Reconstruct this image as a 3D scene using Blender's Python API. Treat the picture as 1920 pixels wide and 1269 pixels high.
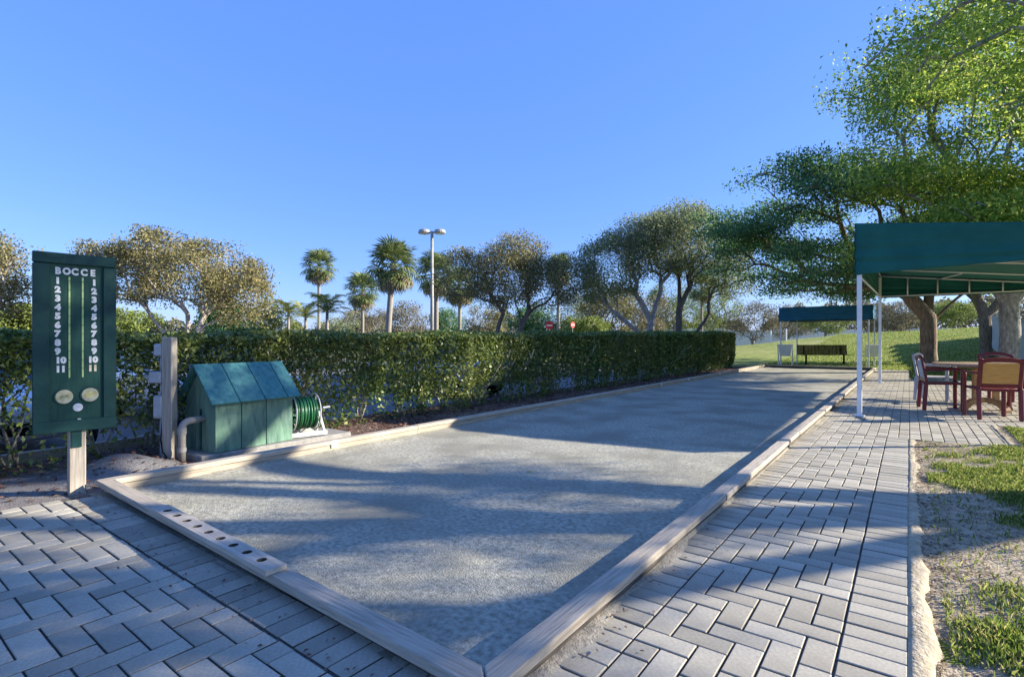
import bpy, math, random
import numpy as np
from mathutils import Vector, Matrix, noise as mnoise

for o in list(bpy.data.objects): bpy.data.objects.remove(o)
S = bpy.context.scene
COL = S.collection
PI = math.pi
R_ = math.radians

# ------------------------------------------------------------------ camera, sky, sun, exposure
EYE = 1.1
FPX, HOR, VPX = 990.0, 638.0, 1704.0
TH = math.atan((VPX-960)/FPX)
cd = bpy.data.cameras.new('camera'); cam = bpy.data.objects.new('camera', cd); COL.objects.link(cam)
cam.location = (0, 0, EYE); cam.rotation_euler = (PI/2, 0, TH)
cd.sensor_width = 36; cd.lens = FPX/1920*36; cd.shift_y = (HOR-634.5)/1920
cd.clip_start = 0.05; cd.clip_end = 2000
S.camera = cam

SUN_AZ = math.atan2(.77, .63)      # from +Y towards +X
SUN_EL = R_(21.5)
W = bpy.data.worlds.new('World'); S.world = W; W.use_nodes = True
wn = W.node_tree; bg = wn.nodes['Background']
sky = wn.nodes.new('ShaderNodeTexSky'); sky.sky_type = 'NISHITA'; sky.sun_disc = False
sky.sun_elevation = SUN_EL; sky.sun_rotation = SUN_AZ
sky.altitude = 0; sky.air_density = 1.0; sky.dust_density = 0.25; sky.ozone_density = 3.0
hs = wn.nodes.new('ShaderNodeHueSaturation'); hs.inputs['Saturation'].default_value = 1.08; hs.inputs['Hue'].default_value = .503
wn.links.new(sky.outputs[0], hs.inputs['Color'])
mixs = wn.nodes.new('ShaderNodeMixRGB'); mixs.inputs[0].default_value = .84      # clear deep-blue winter sky
mixs.inputs[2].default_value = (.165, .42, 1.42, 1)
wn.links.new(hs.outputs[0], mixs.inputs[1]); wn.links.new(mixs.outputs[0], bg.inputs[0])
bg.inputs[1].default_value = 0.15
sl = bpy.data.lights.new('sun', 'SUN'); sun = bpy.data.objects.new('sun', sl); COL.objects.link(sun)
sl.energy = 2.8; sl.angle = R_(0.55); sl.color = (1, .92, .79)
sd = Vector((math.sin(SUN_AZ)*math.cos(SUN_EL), math.cos(SUN_AZ)*math.cos(SUN_EL), math.sin(SUN_EL)))
sun.rotation_euler = sd.to_track_quat('Z', 'Y').to_euler()
sun.location = sd*50
vs = S.view_settings
vs.view_transform = 'Standard'; vs.look = 'None'; vs.exposure = 2.1; vs.gamma = 1; vs.use_curve_mapping = False

FW = (-math.sin(TH), math.cos(TH)); RT = (math.cos(TH), math.sin(TH))
def at(px, dep, py=None):
    """a point at a given distance, in metres; z from py or 0"""
    lat = (px-960)/FPX*dep
    z = 0 if py is None else EYE-(py-HOR)/FPX*dep
    return Vector((dep*FW[0]+lat*RT[0], dep*FW[1]+lat*RT[1], z))
def pix(x, y, z=0):
    dep = x*FW[0]+y*FW[1]; lat = x*RT[0]+y*RT[1]
    if dep < .2: return None
    return 960+FPX*lat/dep, HOR+FPX*(EYE-z)/dep, dep

# ------------------------------------------------------------------ materials
MATS = {}
def mat(name, c1, c2=None, scale=8, rough=.8, bump=0, bscale=None, stretch=None, rnd=0, island=0,
        c3=None, metal=0, detail=4, transl=0, spec=.3, lo=.35, hi=.65, coords='Object', big=None, bdist=.02):
    m = bpy.data.materials.new(name); m.use_nodes = True; MATS[name] = m
    nt = m.node_tree; N = nt.nodes; L = nt.links
    b = N['Principled BSDF']; b.inputs['Roughness'].default_value = rough
    b.inputs['Metallic'].default_value = metal; b.inputs['Specular IOR Level'].default_value = spec
    tc = N.new('ShaderNodeTexCoord'); vec = tc.outputs[coords]
    if stretch:
        mp = N.new('ShaderNodeMapping'); mp.inputs['Scale'].default_value = stretch
        L.new(vec, mp.inputs[0]); vec = mp.outputs[0]
    col = None
    nz = N.new('ShaderNodeTexNoise'); nz.inputs['Scale'].default_value = scale; nz.inputs['Detail'].default_value = detail
    nz.inputs['Roughness'].default_value = .62
    L.new(vec, nz.inputs['Vector'])
    rp = N.new('ShaderNodeValToRGB'); e = rp.color_ramp.elements
    e[0].position = lo; e[1].position = hi
    e[0].color = (*c1, 1); e[1].color = (*(c2 or c1), 1)
    if c3:
        k = rp.color_ramp.elements.new((lo+hi)/2); k.color = (*c3, 1)
    if island:
        g = N.new('ShaderNodeNewGeometry'); L.new(g.outputs['Random Per Island'], rp.inputs[0]); e[0].position = 0
        rp.color_ramp.elements[-1].position = 1
        if c3: rp.color_ramp.elements[1].position = .55
    else:
        L.new(nz.outputs['Fac'], rp.inputs[0])
    col = rp.outputs[0]
    if big:   # large soft patches: (scale, colour, amount)
        n2 = N.new('ShaderNodeTexNoise'); n2.inputs['Scale'].default_value = big[0]; n2.inputs['Detail'].default_value = 3
        L.new(tc.outputs[coords], n2.inputs['Vector'])
        r2 = N.new('ShaderNodeMapRange'); r2.inputs[1].default_value = .42; r2.inputs[2].default_value = .64
        r2.inputs[3].default_value = 0; r2.inputs[4].default_value = big[2]
        L.new(n2.outputs['Fac'], r2.inputs[0])
        mx = N.new('ShaderNodeMixRGB'); mx.inputs[2].default_value = (*big[1], 1)
        L.new(r2.outputs[0], mx.inputs[0]); L.new(col, mx.inputs[1]); col = mx.outputs[0]
    if rnd:
        oi = N.new('ShaderNodeObjectInfo'); g = N.new('ShaderNodeNewGeometry')
        ad = N.new('ShaderNodeMath'); ad.operation = 'ADD'; L.new(oi.outputs['Random'], ad.inputs[0]); L.new(g.outputs['Random Per Island'], ad.inputs[1])
        fr = N.new('ShaderNodeMath'); fr.operation = 'FRACT'; L.new(ad.outputs[0], fr.inputs[0])
        mr = N.new('ShaderNodeMapRange'); mr.inputs[3].default_value = 1-rnd; mr.inputs[4].default_value = 1+rnd
        L.new(fr.outputs[0], mr.inputs[0])
        hv = N.new('ShaderNodeHueSaturation'); L.new(mr.outputs[0], hv.inputs['Value']); L.new(col, hv.inputs['Color']); col = hv.outputs[0]
    L.new(col, b.inputs['Base Color'])
    if bump:
        bn = N.new('ShaderNodeTexNoise'); bn.inputs['Scale'].default_value = bscale or scale*3; bn.inputs['Detail'].default_value = 5
        L.new(vec, bn.inputs['Vector'])
        bp = N.new('ShaderNodeBump'); bp.inputs['Strength'].default_value = bump; bp.inputs['Distance'].default_value = bdist
        L.new(bn.outputs['Fac'], bp.inputs['Height']); L.new(bp.outputs[0], b.inputs['Normal'])
    if transl:
        t = N.new('ShaderNodeBsdfTranslucent'); ms = N.new('ShaderNodeMixShader'); ms.inputs[0].default_value = transl
        L.new(col, t.inputs[0]); L.new(b.outputs[0], ms.inputs[1]); L.new(t.outputs[0], ms.inputs[2])
        L.new(ms.outputs[0], N['Material Output'].inputs[0])
    return m

M = MATS
mat('paver', (.31,.28,.21), (.52,.475,.375), 70, .9, .35, 220, rnd=.19, big=(1.7,(.27,.24,.18),.65), bdist=.004, detail=8, lo=.25, hi=.75)
mat('paver_side', (.10,.09,.075), (.16,.145,.12), 60, .95)
mat('joint_sand', (.06,.055,.045), (.17,.155,.125), 60, .95)
mat('court_sand', (.19,.18,.135), (.55,.52,.41), 34, .95, .7, 110, c3=(.38,.36,.275), big=(1.5,(.25,.235,.175),.8), detail=14, bdist=.010, lo=.3, hi=.7)
mat('loose_sand', (.24,.21,.165), (.42,.38,.30), 50, .95, .8, 120, detail=8, bdist=.01)
mat('soil', (.21,.155,.09), (.50,.41,.27), 14, .95, 1, 60, c3=(.37,.29,.185), detail=9, bdist=.015, big=(1.6,(.48,.40,.28),.5))
mat('mortar', (.34,.28,.18), (.54,.46,.32), 16, .95, .9, 60, detail=8, bdist=.012)
mat('mulch', (.055,.03,.022), (.22,.13,.10), 40, .95, 1, 50, detail=8, big=(1.2,(.22,.19,.15),.55))
mat('gravel', (.16,.15,.14), (.42,.40,.37), 90, .95, 1, 110, detail=6, big=(1.5,(.17,.12,.09),.6))
mat('litter', (.10,.045,.03), (.36,.24,.15), 5, .9, island=1, c3=(.17,.085,.06))
mat('debris', (.10,.07,.045), (.52,.43,.30), 5, .9, island=1, c3=(.28,.21,.13))
mat('lawn', (.12,.17,.025), (.38,.38,.08), 2.2, .95, 1, 60, c3=(.23,.28,.045), detail=9, big=(.14,(.38,.36,.11),.7), bdist=.04)
mat('blade', (.12,.20,.03), (.58,.52,.22), 5, .7, island=1, c3=(.27,.36,.06), transl=.3)
mat('ground', (.10,.10,.05), (.17,.15,.08), .4, .95)
mat('asphalt', (.14,.14,.14), (.22,.22,.215), 60, .9, .4, 200)
mat('concrete', (.24,.23,.205), (.37,.355,.32), 12, .9, .4, 80, detail=7)
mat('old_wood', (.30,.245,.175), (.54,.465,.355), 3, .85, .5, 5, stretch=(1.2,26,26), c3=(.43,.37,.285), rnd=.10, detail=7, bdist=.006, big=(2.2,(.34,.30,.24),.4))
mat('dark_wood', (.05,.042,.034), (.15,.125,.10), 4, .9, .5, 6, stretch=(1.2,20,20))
mat('rack_wood', (.40,.34,.26), (.56,.49,.39), 3, .8, .3, 5, stretch=(1.2,26,26), detail=6, bdist=.004)
mat('post_wood', (.32,.27,.21), (.50,.44,.36), 3, .85, .5, 5, stretch=(26,26,1.2), detail=6, bdist=.006)
mat('sign_green', (.005,.036,.034), (.008,.052,.047), 6, .5, .12, 30, detail=6)
mat('sign_panel', (.006,.044,.036), (.010,.062,.048), 4, .55, .12, 30, stretch=(12,12,1))
mat('sign_white', (.62,.62,.60), (.78,.78,.76), 30, .6)
mat('sign_worn', (.50,.40,.24), (.66,.60,.48), 30, .6)
mat('track', (.30,.44,.17), (.42,.55,.24), 10, .5)
mat('disc_cream', (.28,.27,.15), (.52,.50,.36), 14, .5, detail=6)
mat('disc_moss', (.09,.12,.035), (.50,.48,.32), 22, .5, detail=6)
mat('disc_yellow', (.44,.38,.10), (.62,.58,.34), 24, .5, detail=6)
mat('hut_green', (.065,.145,.11), (.18,.28,.21), 4, .75, .3, 8, stretch=(5,5,1.2), rnd=.07, detail=7, big=(3,(.19,.34,.22),.5))
mat('hut_roof', (.04,.16,.16), (.09,.25,.24), 5, .7, .3, 8, stretch=(1,4,4), rnd=.06, detail=7)
mat('grey_box', (.42,.43,.44), (.52,.53,.54), 12, .5)
mat('pvc', (.27,.25,.22), (.38,.355,.315), 8, .5)
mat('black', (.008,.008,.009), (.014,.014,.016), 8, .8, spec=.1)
mat('hose', (.018,.11,.04), (.04,.19,.07), 9, .35, spec=.5)
mat('reel_metal', (.42,.42,.40), (.58,.57,.54), 8, .5)
mat('canvas', (.006,.088,.076), (.011,.118,.10), 2.5, .75, .35, 4, detail=5, big=(.8,(.016,.132,.11),.5))
mat('canvas_blue', (.010,.10,.18), (.016,.125,.22), 2.5, .75, .2, 3)
mat('white_metal', (.72,.72,.70), (.82,.82,.80), 8, .4)
mat('maroon', (.13,.013,.018), (.19,.022,.028), 6, .4, spec=.5)
mat('tan_panel', (.52,.24,.055), (.68,.36,.10), 5, .5, stretch=(1.5,1.5,18))
mat('pale_panel', (.42,.39,.33), (.66,.63,.56), 18, .6)
mat('grey_panel', (.40,.38,.38), (.55,.53,.53), 18, .6)
mat('table_wood', (.28,.20,.13), (.44,.33,.23), 4, .6, stretch=(1.5,18,18), rnd=.12)
mat('pedestal_wood', (.42,.24,.09), (.58,.36,.15), 4, .6, stretch=(3,3,3))
mat('bark_grey', (.17,.155,.14), (.42,.40,.37), 7, .95, .8, 12, stretch=(2,2,.8), c3=(.27,.25,.225), detail=8)
mat('bark_pale', (.30,.26,.20), (.52,.47,.39), 5, .95, .6, 10, stretch=(2,2,.6), detail=7)
mat('bark_brown', (.12,.085,.055), (.30,.22,.15), 6, .95, .8, 12, stretch=(2.5,2.5,.6), detail=8)
mat('bark_dark', (.060,.052,.046), (.17,.15,.135), 6, .95, .8, 12, stretch=(2,2,.8), detail=8)
mat('palm_trunk', (.20,.18,.15), (.36,.33,.28), 6, .95, .8, 9, stretch=(1,1,6))
mat('leaf_hedge', (.03,.085,.018), (.36,.38,.10), 5, .42, island=1, c3=(.095,.19,.038), transl=.28, spec=.5, big=(.45,(.20,.21,.06),.5))
mat('leaf_olive', (.10,.105,.035), (.46,.38,.17), 5, .6, island=1, c3=(.23,.21,.08), transl=.35)
mat('leaf_oak', (.09,.11,.04), (.52,.44,.22), 5, .6, island=1, c3=(.25,.24,.10), transl=.42)
mat('leaf_grey', (.09,.12,.05), (.48,.50,.25), 5, .6, island=1, c3=(.24,.28,.125), transl=.42)
mat('leaf_dark', (.025,.09,.045), (.27,.40,.11), 5, .55, island=1, c3=(.08,.21,.085), transl=.48)
mat('leaf_bright', (.11,.23,.04), (.66,.66,.13), 5, .55, island=1, c3=(.33,.46,.07), transl=.55)
mat('leaf_light', (.12,.17,.030), (.34,.37,.10), 5, .6, island=1, c3=(.20,.26,.055), transl=.3)
mat('leaf_dusty', (.11,.10,.055), (.34,.29,.18), 5, .7, island=1, c3=(.20,.18,.10), transl=.25)
mat('leaf_far', (.08,.085,.045), (.30,.28,.16), 5, .7, island=1, c3=(.17,.17,.085), transl=.25)
mat('frond_green', (.06,.10,.03), (.34,.36,.14), 5, .55, island=1, c3=(.15,.20,.065), transl=.3)
mat('frond_yellow', (.14,.17,.03), (.42,.38,.08), 5, .55, island=1, c3=(.24,.27,.05), transl=.3)
mat('frond_dry', (.16,.13,.075), (.32,.27,.17), 5, .8, island=1, transl=.15)
mat('car_white', (.74,.74,.74), (.78,.78,.78), 3, .25, spec=.6)
mat('car_silver', (.36,.37,.39), (.42,.43,.45), 3, .28, metal=.4, spec=.6)
mat('glass', (.02,.03,.035), (.03,.04,.045), 3, .06, spec=.9)
mat('tyre', (.015,.015,.015), (.03,.03,.03), 9, .9)
mat('rim', (.4,.4,.42), (.5,.5,.52), 9, .3, metal=.8)
mat('lamp_grey', (.30,.29,.27), (.40,.39,.36), 6, .5)
mat('sign_red', (.50,.035,.045), (.58,.05,.06), 6, .5)
mat('wall_beige', (.44,.40,.34), (.54,.50,.43), 3, .9, .3, 30, detail=6)
mat('wall_pale', (.58,.57,.55), (.66,.65,.63), 1, .9)

# ------------------------------------------------------------------ mesh helpers
def tag(o, label=None, cat=None, group=None, kind=None):
    if label: o['label'] = label
    if cat: o['category'] = cat
    if group: o['group'] = group
    if kind: o['kind'] = kind
    return o
def ob(name, me, m=None, parent=None, loc=(0,0,0), rot=(0,0,0)):
    if m and not me.materials: me.materials.append(M[m])
    o = bpy.data.objects.new(name, me); COL.objects.link(o)
    o.parent = parent; o.location = loc; o.rotation_euler = rot
    return o
def thing(name, loc, rz, label, cat, group=None):
    o = bpy.data.objects.new(name, None); COL.objects.link(o)
    o.empty_display_size = .1; o.location = loc; o.rotation_euler = (0,0,rz)
    return tag(o, label, cat, group)
class MB:
    def __init__(s): s.v = []; s.f = []
    def add(s, vs, fs):
        n = len(s.v); s.v += [tuple(a) for a in vs]; s.f += [tuple(i+n for i in f) for f in fs]; return s
    def box(s, c, d, bev=0, mx=None):
        x, y, z = d[0]/2, d[1]/2, d[2]/2
        if bev <= 0:
            v = [Vector((a*x, b*y, e*z)) for e in (-1,1) for b in (-1,1) for a in (-1,1)]
            f = [(0,2,3,1),(4,5,7,6),(0,1,5,4),(2,6,7,3),(0,4,6,2),(1,3,7,5)]
        else:      # chamfered box, 24 vertices
            k = min(bev, x*.9, y*.9, z*.9); v = []; ids = {}
            for sx in (-1,1):
                for sy in (-1,1):
                    for sz in (-1,1):
                        for ax in range(3):
                            p = [sx*(x-k), sy*(y-k), sz*(z-k)]; p[ax] = (sx*x, sy*y, sz*z)[ax]
                            ids[(sx,sy,sz,ax)] = len(v); v.append(Vector(p))
            g = lambda a,b,c_,ax: ids[(a,b,c_,ax)]
            f = []
            for q in (-1,1):
                f.append((g(q,-1,-1,0),g(q,1,-1,0),g(q,1,1,0),g(q,-1,1,0))[::q])
                f.append((g(-1,q,-1,1),g(-1,q,1,1),g(1,q,1,1),g(1,q,-1,1))[::q])
                f.append((g(-1,-1,q,2),g(1,-1,q,2),g(1,1,q,2),g(-1,1,q,2))[::q])
            for a in (-1,1):
                for b in (-1,1):
                    f.append((g(a,b,-1,0),g(a,b,1,0),g(a,b,1,1),g(a,b,-1,1))[::-a*b])
                    f.append((g(a,-1,b,0),g(a,-1,b,2),g(a,1,b,2),g(a,1,b,0))[::-a*b])
                    f.append((g(-1,a,b,1),g(1,a,b,1),g(1,a,b,2),g(-1,a,b,2))[::-a*b])
                    for c_ in (-1,1): f.append((g(a,b,c_,0),g(a,b,c_,1),g(a,b,c_,2))[::a*b*c_])
        if mx is not None: v = [mx @ p for p in v]
        c = Vector(c)
        return s.add([p+c for p in v], f)
    def tube(s, pts, rad, n=8, cap=True):
        pts = [Vector(p) for p in pts]
        if not hasattr(rad, '__len__'): rad = [rad]*len(pts)
        t = (pts[1]-pts[0]).normalized(); u = t.orthogonal().normalized(); rings = []
        for i, p in enumerate(pts):
            t2 = (pts[min(i+1,len(pts)-1)]-pts[max(i-1,0)])
            t2 = t2.normalized() if t2.length > 1e-9 else t
            q = t.rotation_difference(t2); u = q @ u; t = t2; w = t.cross(u)
            rings.append([p+(u*math.cos(a)+w*math.sin(a))*rad[i] for a in (2*PI*k/n for k in range(n))])
        v = [a for r in rings for a in r]; f = []
        for i in range(len(pts)-1):
            for k in range(n):
                f.append((i*n+k, i*n+(k+1)%n, (i+1)*n+(k+1)%n, (i+1)*n+k))
        if cap: f += [tuple(range(n))[::-1], tuple(range((len(pts)-1)*n, len(pts)*n))]
        return s.add(v, f)
    def lathe(s, prof, n=16, c=(0,0,0), mx=None):
        v = []; f = []; c = Vector(c)
        for r, z in prof:
            for k in range(n):
                p = Vector((r*math.cos(2*PI*k/n), r*math.sin(2*PI*k/n), z))
                if mx is not None: p = mx @ p
                v.append(p+c)
        for i in range(len(prof)-1):
            for k in range(n): f.append((i*n+k, i*n+(k+1)%n, (i+1)*n+(k+1)%n, (i+1)*n+k))
        f.append(tuple(range(n))[::-1]); f.append(tuple(range((len(prof)-1)*n, len(prof)*n)))
        return s.add(v, f)
    def prism(s, poly, y0, y1):     # polygon in xz, extruded along y
        n = len(poly)
        v = [(x,y0,z) for x,z in poly]+[(x,y1,z) for x,z in poly]
        f = [tuple(range(n)), tuple(range(n,2*n))[::-1]]+[(i,i+n,(i+1)%n+n,(i+1)%n) for i in range(n)]
        return s.add(v, f)
    def mesh(s, name='m', smooth=False):
        me = bpy.data.meshes.new(name); me.from_pydata(s.v, [], s.f); me.update()
        if smooth: me.polygons.foreach_set('use_smooth', [True]*len(me.polygons))
        return me
    def build(s, name, m, parent=None, loc=(0,0,0), rot=(0,0,0), smooth=False):
        return ob(name, s.mesh(name, smooth), m, parent, loc, rot)
def boxob(name, c, d, m, parent=None, bev=.004, rot=(0,0,0)):
    return MB().box((0,0,0), d, bev).build(name, m, parent, c, rot)
def quads(name, V, m, n=4, parent=None):
    """V: (N, n, 3) array -> N separate faces in one mesh"""
    N = len(V); me = bpy.data.meshes.new(name)
    me.vertices.add(N*n); me.vertices.foreach_set('co', V.astype(np.float32).ravel())
    me.loops.add(N*n); me.loops.foreach_set('vertex_index', np.arange(N*n, dtype=np.int32))
    me.polygons.add(N); me.polygons.foreach_set('loop_start', np.arange(0, N*n, n, dtype=np.int32))
    me.update(calc_edges=True); me.validate()
    me.materials.append(M[m])
    return me
def unit(a): return a/(np.linalg.norm(a, axis=1, keepdims=True)+1e-9)
def leaf_quads(P, size, rng, up=.3, asp=.5, tang=None, fold=.12):
    N = len(P); n = unit(rng.normal(size=(N,3))*(1-up)+np.array([0,0,1.])*up*1.6)
    t = rng.normal(size=(N,3)) if tang is None else tang+rng.normal(size=(N,3))*.4
    t = unit(t-n*np.sum(n*t, axis=1, keepdims=True)); b = np.cross(n, t)
    s = (size*(.65+.7*rng.random(N)))[:,None]
    V = np.stack([P-t*s*.5, P+b*s*asp*.5+n*s*fold, P+t*s*.5, P-b*s*asp*.5+n*s*fold], axis=1)
    return V
def grid(name, xs, ys, zf, m):
    v = [(x, y, zf(x, y)) for y in ys for x in xs]; nx = len(xs)
    f = [(j*nx+i, j*nx+i+1, (j+1)*nx+i+1, (j+1)*nx+i) for j in range(len(ys)-1) for i in range(nx-1)]
    me = bpy.data.meshes.new(name); me.from_pydata(v, [], f); me.update()
    me.polygons.foreach_set('use_smooth', [True]*len(f))
    o = ob(name, me, m); o['kind'] = 'structure'; return o
def span(a, b, s0, s1):
    out = [a]; s = s0
    while out[-1] < b-1e-6:
        t = (out[-1]-a)/(b-a); out.append(min(b, out[-1]+s0+(s1-s0)*t))
    return out
def nz(x, y, s, seed=0): return mnoise.noise(Vector((x*s+seed*17.3, y*s-seed*9.1, seed*3.7)))

# ------------------------------------------------------------------ the setting: ground, lawn, court, paving
CXR_I, CXR_O, CYF_O, CYF_I, CXL_O, CXL_I, CYB = -1.063, -.966, 1.175, 1.265, -4.735, -4.64, 23.95
TOPZ = .085
PARK = -.2

g = grid('ground', [-700,-60,60,700], [-300,-20,100,1200], lambda x,y: -.30, 'ground')
grid('parking_lot', [-34,-7.05], [-14,46], lambda x,y: PARK, 'asphalt')
def lawn_z(x, y):
    if x < -4.9 and y < 25.5: return -.28
    m = max(0, y-28)/36.0
    m = min(1, m); m = m*m*(3-2*m)
    hh = 1.75*m+.9*m*max(0,min(1,(x+4)/14))
    if y > 66: hh -= (y-66)*.02
    if x < -5: hh *= max(0, 1-(-5-x)/14)
    return -.035+hh+nz(x,y,.25,2)*.10*m
grid('lawn', [-34,-28,-24,-20]+span(-16,14,1.,1.)+[18,24,32,45], [-12,0,10,19]+span(22,70,1.,2.)+[78,90,105], lawn_z, 'lawn')

def sand_z(x, y):
    n = nz(x,y,1.1,1)*.010+nz(x,y,5,3)*.005
    if y < 8: n += nz(x,y,17,4)*.0022+max(0,nz(x,y,7,6)-.25)*.010
    e = min(x-CXL_I, y-CYF_I)
    return -.026+n+max(0,.18-e)*.10
grid('court_sand', span(-4.70,-1.0,.037,.037), span(1.20,24.0,.03,.30), sand_z, 'court_sand')

def soil_z(x, y):
    return -.012+nz(x,y,1.3,8)*.028+nz(x,y,6,9)*.012+nz(x,y,22,5)*.007+min(.02,max(0,x-.1)*.04)
grid('soil_verge', span(.005,1.6,.025,.05)+span(1.9,8,.4,.6), span(.2,7.36,.025,.07), soil_z, 'soil')
grid('soil_verge', span(.86,2.0,.04,.1)+span(2.4,8,.4,.6), span(7.36,9.12,.05,.06), soil_z, 'soil')

def bed_z(x, y):
    z = -.03+nz(x,y,2.2,11)*.02+nz(x,y,8,12)*.010
    if x < -6.55: z -= min(1,(-6.55-x)/.45)*.19
    return z
grid('mulch_bed', span(-7.04,-4.70,.06,.06), span(-4,24.6,.05,.30), bed_z, 'mulch')
def grav_z(x, y):
    d = ((x+5.42)/.42)**2+((y-1.62)/.34)**2
    return -.012+nz(x,y,3,14)*.008+nz(x,y,14,15)*.006+.13*math.exp(-d*1.5)-max(0,(-5.55-x))*.05
grid('gravel_patch', span(-6.1,-4.72,.035,.035), span(-.6,2.02,.035,.035), grav_z, 'gravel')

# paver fields --------------------------------------------------
PM = {}
def paver_mesh(l, w):
    k = (round(l,3), round(w,3))
    if k not in PM:
        b = .003; x, y = l/2-.0036, w/2-.0036; h = -.05
        v = [(-x,-y,h),(x,-y,h),(x,y,h),(-x,y,h),(-x,-y,-b),(x,-y,-b),(x,y,-b),(-x,y,-b),(-x+b,-y+b,0),(x-b,-y+b,0),(x-b,y-b,0),(-x+b,y-b,0)]
        f = [(8,9,10,11)]+[(i,(i+1)%4,(i+1)%4+4,i+4) for i in range(4)]+[(i+4,(i+1)%4+4,(i+1)%4+8,i+8) for i in range(4)]
        me = bpy.data.meshes.new('paver'); me.from_pydata(v, [], f); me.update(); me.materials.append(M['paver']); me.materials.append(M['paver_side'])
        for q in range(1,5): me.polygons[q].material_index = 1
        PM[k] = me
    return PM[k]
def herring(x0, x1, y0, y1, c=.1017):
    out = []; nx = int(round((x1-x0)/c)); ny = int((y1-y0)/c)+2
    for j in range(-2, ny):
        for i in range(-2, nx+1):
            k = (i-j) % 4
            if k == 0: r = (x0+i*c, x0+(i+2)*c, y0+j*c, y0+(j+1)*c)
            elif k == 3: r = (x0+i*c, x0+(i+1)*c, y0+j*c, y0+(j+2)*c)
            else: continue
            r = (max(r[0],x0), min(r[1],x1), max(r[2],y0), min(r[3],y1))
            if r[1]-r[0] > .025 and r[3]-r[2] > .025: out.append(r)
    return out
def pavement(name, rects, base):
    rng = random.Random(len(rects))
    bb = MB(); 
    for (a,b,c,d) in base: bb.add([(a,c,-.011),(b,c,-.011),(b,d,-.011),(a,d,-.011)], [(0,1,2,3)])
    root = bb.build(name, 'joint_sand'); root['kind'] = 'structure'
    seen = []; far = []
    for r in rects:
        cx, cy = (r[0]+r[1])/2, (r[2]+r[3])/2; q = pix(cx, cy)
        if q and -60 < q[0] < 1980 and q[1] < 1330: seen.append((q[2], r))
        else: far.append(r)
    seen.sort(key=lambda a: a[0])
    far += [r for _, r in seen[300:]]
    for _, r in seen[:300]:
        ob('paver', paver_mesh(r[1]-r[0], r[3]-r[2]), None, root, ((r[0]+r[1])/2, (r[2]+r[3])/2, rng.uniform(-.0025,.0015)),
           (rng.uniform(-.008,.008), rng.uniform(-.008,.008), rng.uniform(-.006,.006)))
    if far:
        mb = MB()
        for r in far:
            x, y, dz = (r[0]+r[1])/2, (r[2]+r[3])/2, rng.uniform(-.003,.001)
            a, b = (r[1]-r[0])/2-.0036, (r[3]-r[2])/2-.0036; e = .003
            v = [(x-a,y-b,-.02),(x+a,y-b,-.02),(x+a,y+b,-.02),(x-a,y+b,-.02),(x-a,y-b,dz-e),(x+a,y-b,dz-e),(x+a,y+b,dz-e),(x-a,y+b,dz-e),
                 (x-a+e,y-b+e,dz),(x+a-e,y-b+e,dz),(x+a-e,y+b-e,dz),(x-a+e,y+b-e,dz)]
            mb.add(v, [(8,9,10,11)]+[(i,(i+1)%4,(i+1)%4+4,i+4) for i in range(4)]+[(i+4,(i+1)%4+4,(i+1)%4+8,i+8) for i in range(4)])
        o = mb.build('far_pavers', 'paver', root); o['kind'] = 'stuff'; o.data.materials.append(M['paver_side'])
        for q, pg in enumerate(o.data.polygons): pg.material_index = 1 if 1 <= q % 9 <= 4 else 0
    return root
C = .1017
rects = []
y = .2
while y < 7.38:
    rects += [(-.2,0,y,y+C), (-1.012,-.812,y,y+C)]; y += C
rects += herring(-.812, -.2, .2, 7.36)
pavement('paver_walkway', rects, [(-1.03,.004,.1,7.37)])
rects = []
x = -4.62
while x < -1.1: rects.append((x, x+C, 1.045, 1.245)); x += C
rects += herring(-4.70, -1.02, -1.2, 1.043)
pavement('paver_patio', rects, [(-4.74,-1.03,-1.3,1.25)])
rects = []
i = 0; x = -1.01
while x < .83:                                   # stretchers laid lengthwise where the path meets the terrace
    y = 7.38-(C if i % 2 else 0)
    while y < 9.18:
        a, b = max(y,7.38), min(y+2*C,9.18)
        if b-a > .03: rects.append((x, min(x+C,.845), a, b))
        y += 2*C
    x += C; i += 1
rects += herring(-1.012, 3.55, 9.19, 19.2) + herring(-1.012, 0, 19.2, 24.2)
pavement('paver_terrace', rects, [(-1.03,.85,7.37,9.185),(-1.03,3.6,9.185,19.2),(-1.03,.02,19.2,24.3)])

# mortar haunch along the right edge of the path, and along the terrace step
def haunch(name, pts, wid, seed, label=None):
    mb = MB(); n = len(pts); v = []
    for k, (x, y, dx, dy) in enumerate(pts):
        w = wid*(1+.35*nz(x,y,3,seed)+.3*nz(x,y,9,seed+1))
        for s, z in ((-.001,-.03),(-.001,.0),(.28,.004+.006*nz(x,y,12,seed)),(.62,.003+.008*nz(x,y,15,seed+2)),(.9,-.006),(1.1,-.04)):
            v.append((x+dx*w*s, y+dy*w*s, z))
    f = [(k*6+j, (k+1)*6+j, (k+1)*6+j+1, k*6+j+1) for k in range(n-1) for j in range(5)]
    o = mb.add(v, [q[::-1] for q in f]).build(name, 'mortar', smooth=True); o['kind'] = 'structure'
haunch('mortar_edging', [(-.003, .4+k*.05, 1, 0) for k in range(140)], .075, 21)
haunch('mortar_edging', [(.842, 7.4+k*.05, 1, 0) for k in range(37)], .07, 25)
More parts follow.
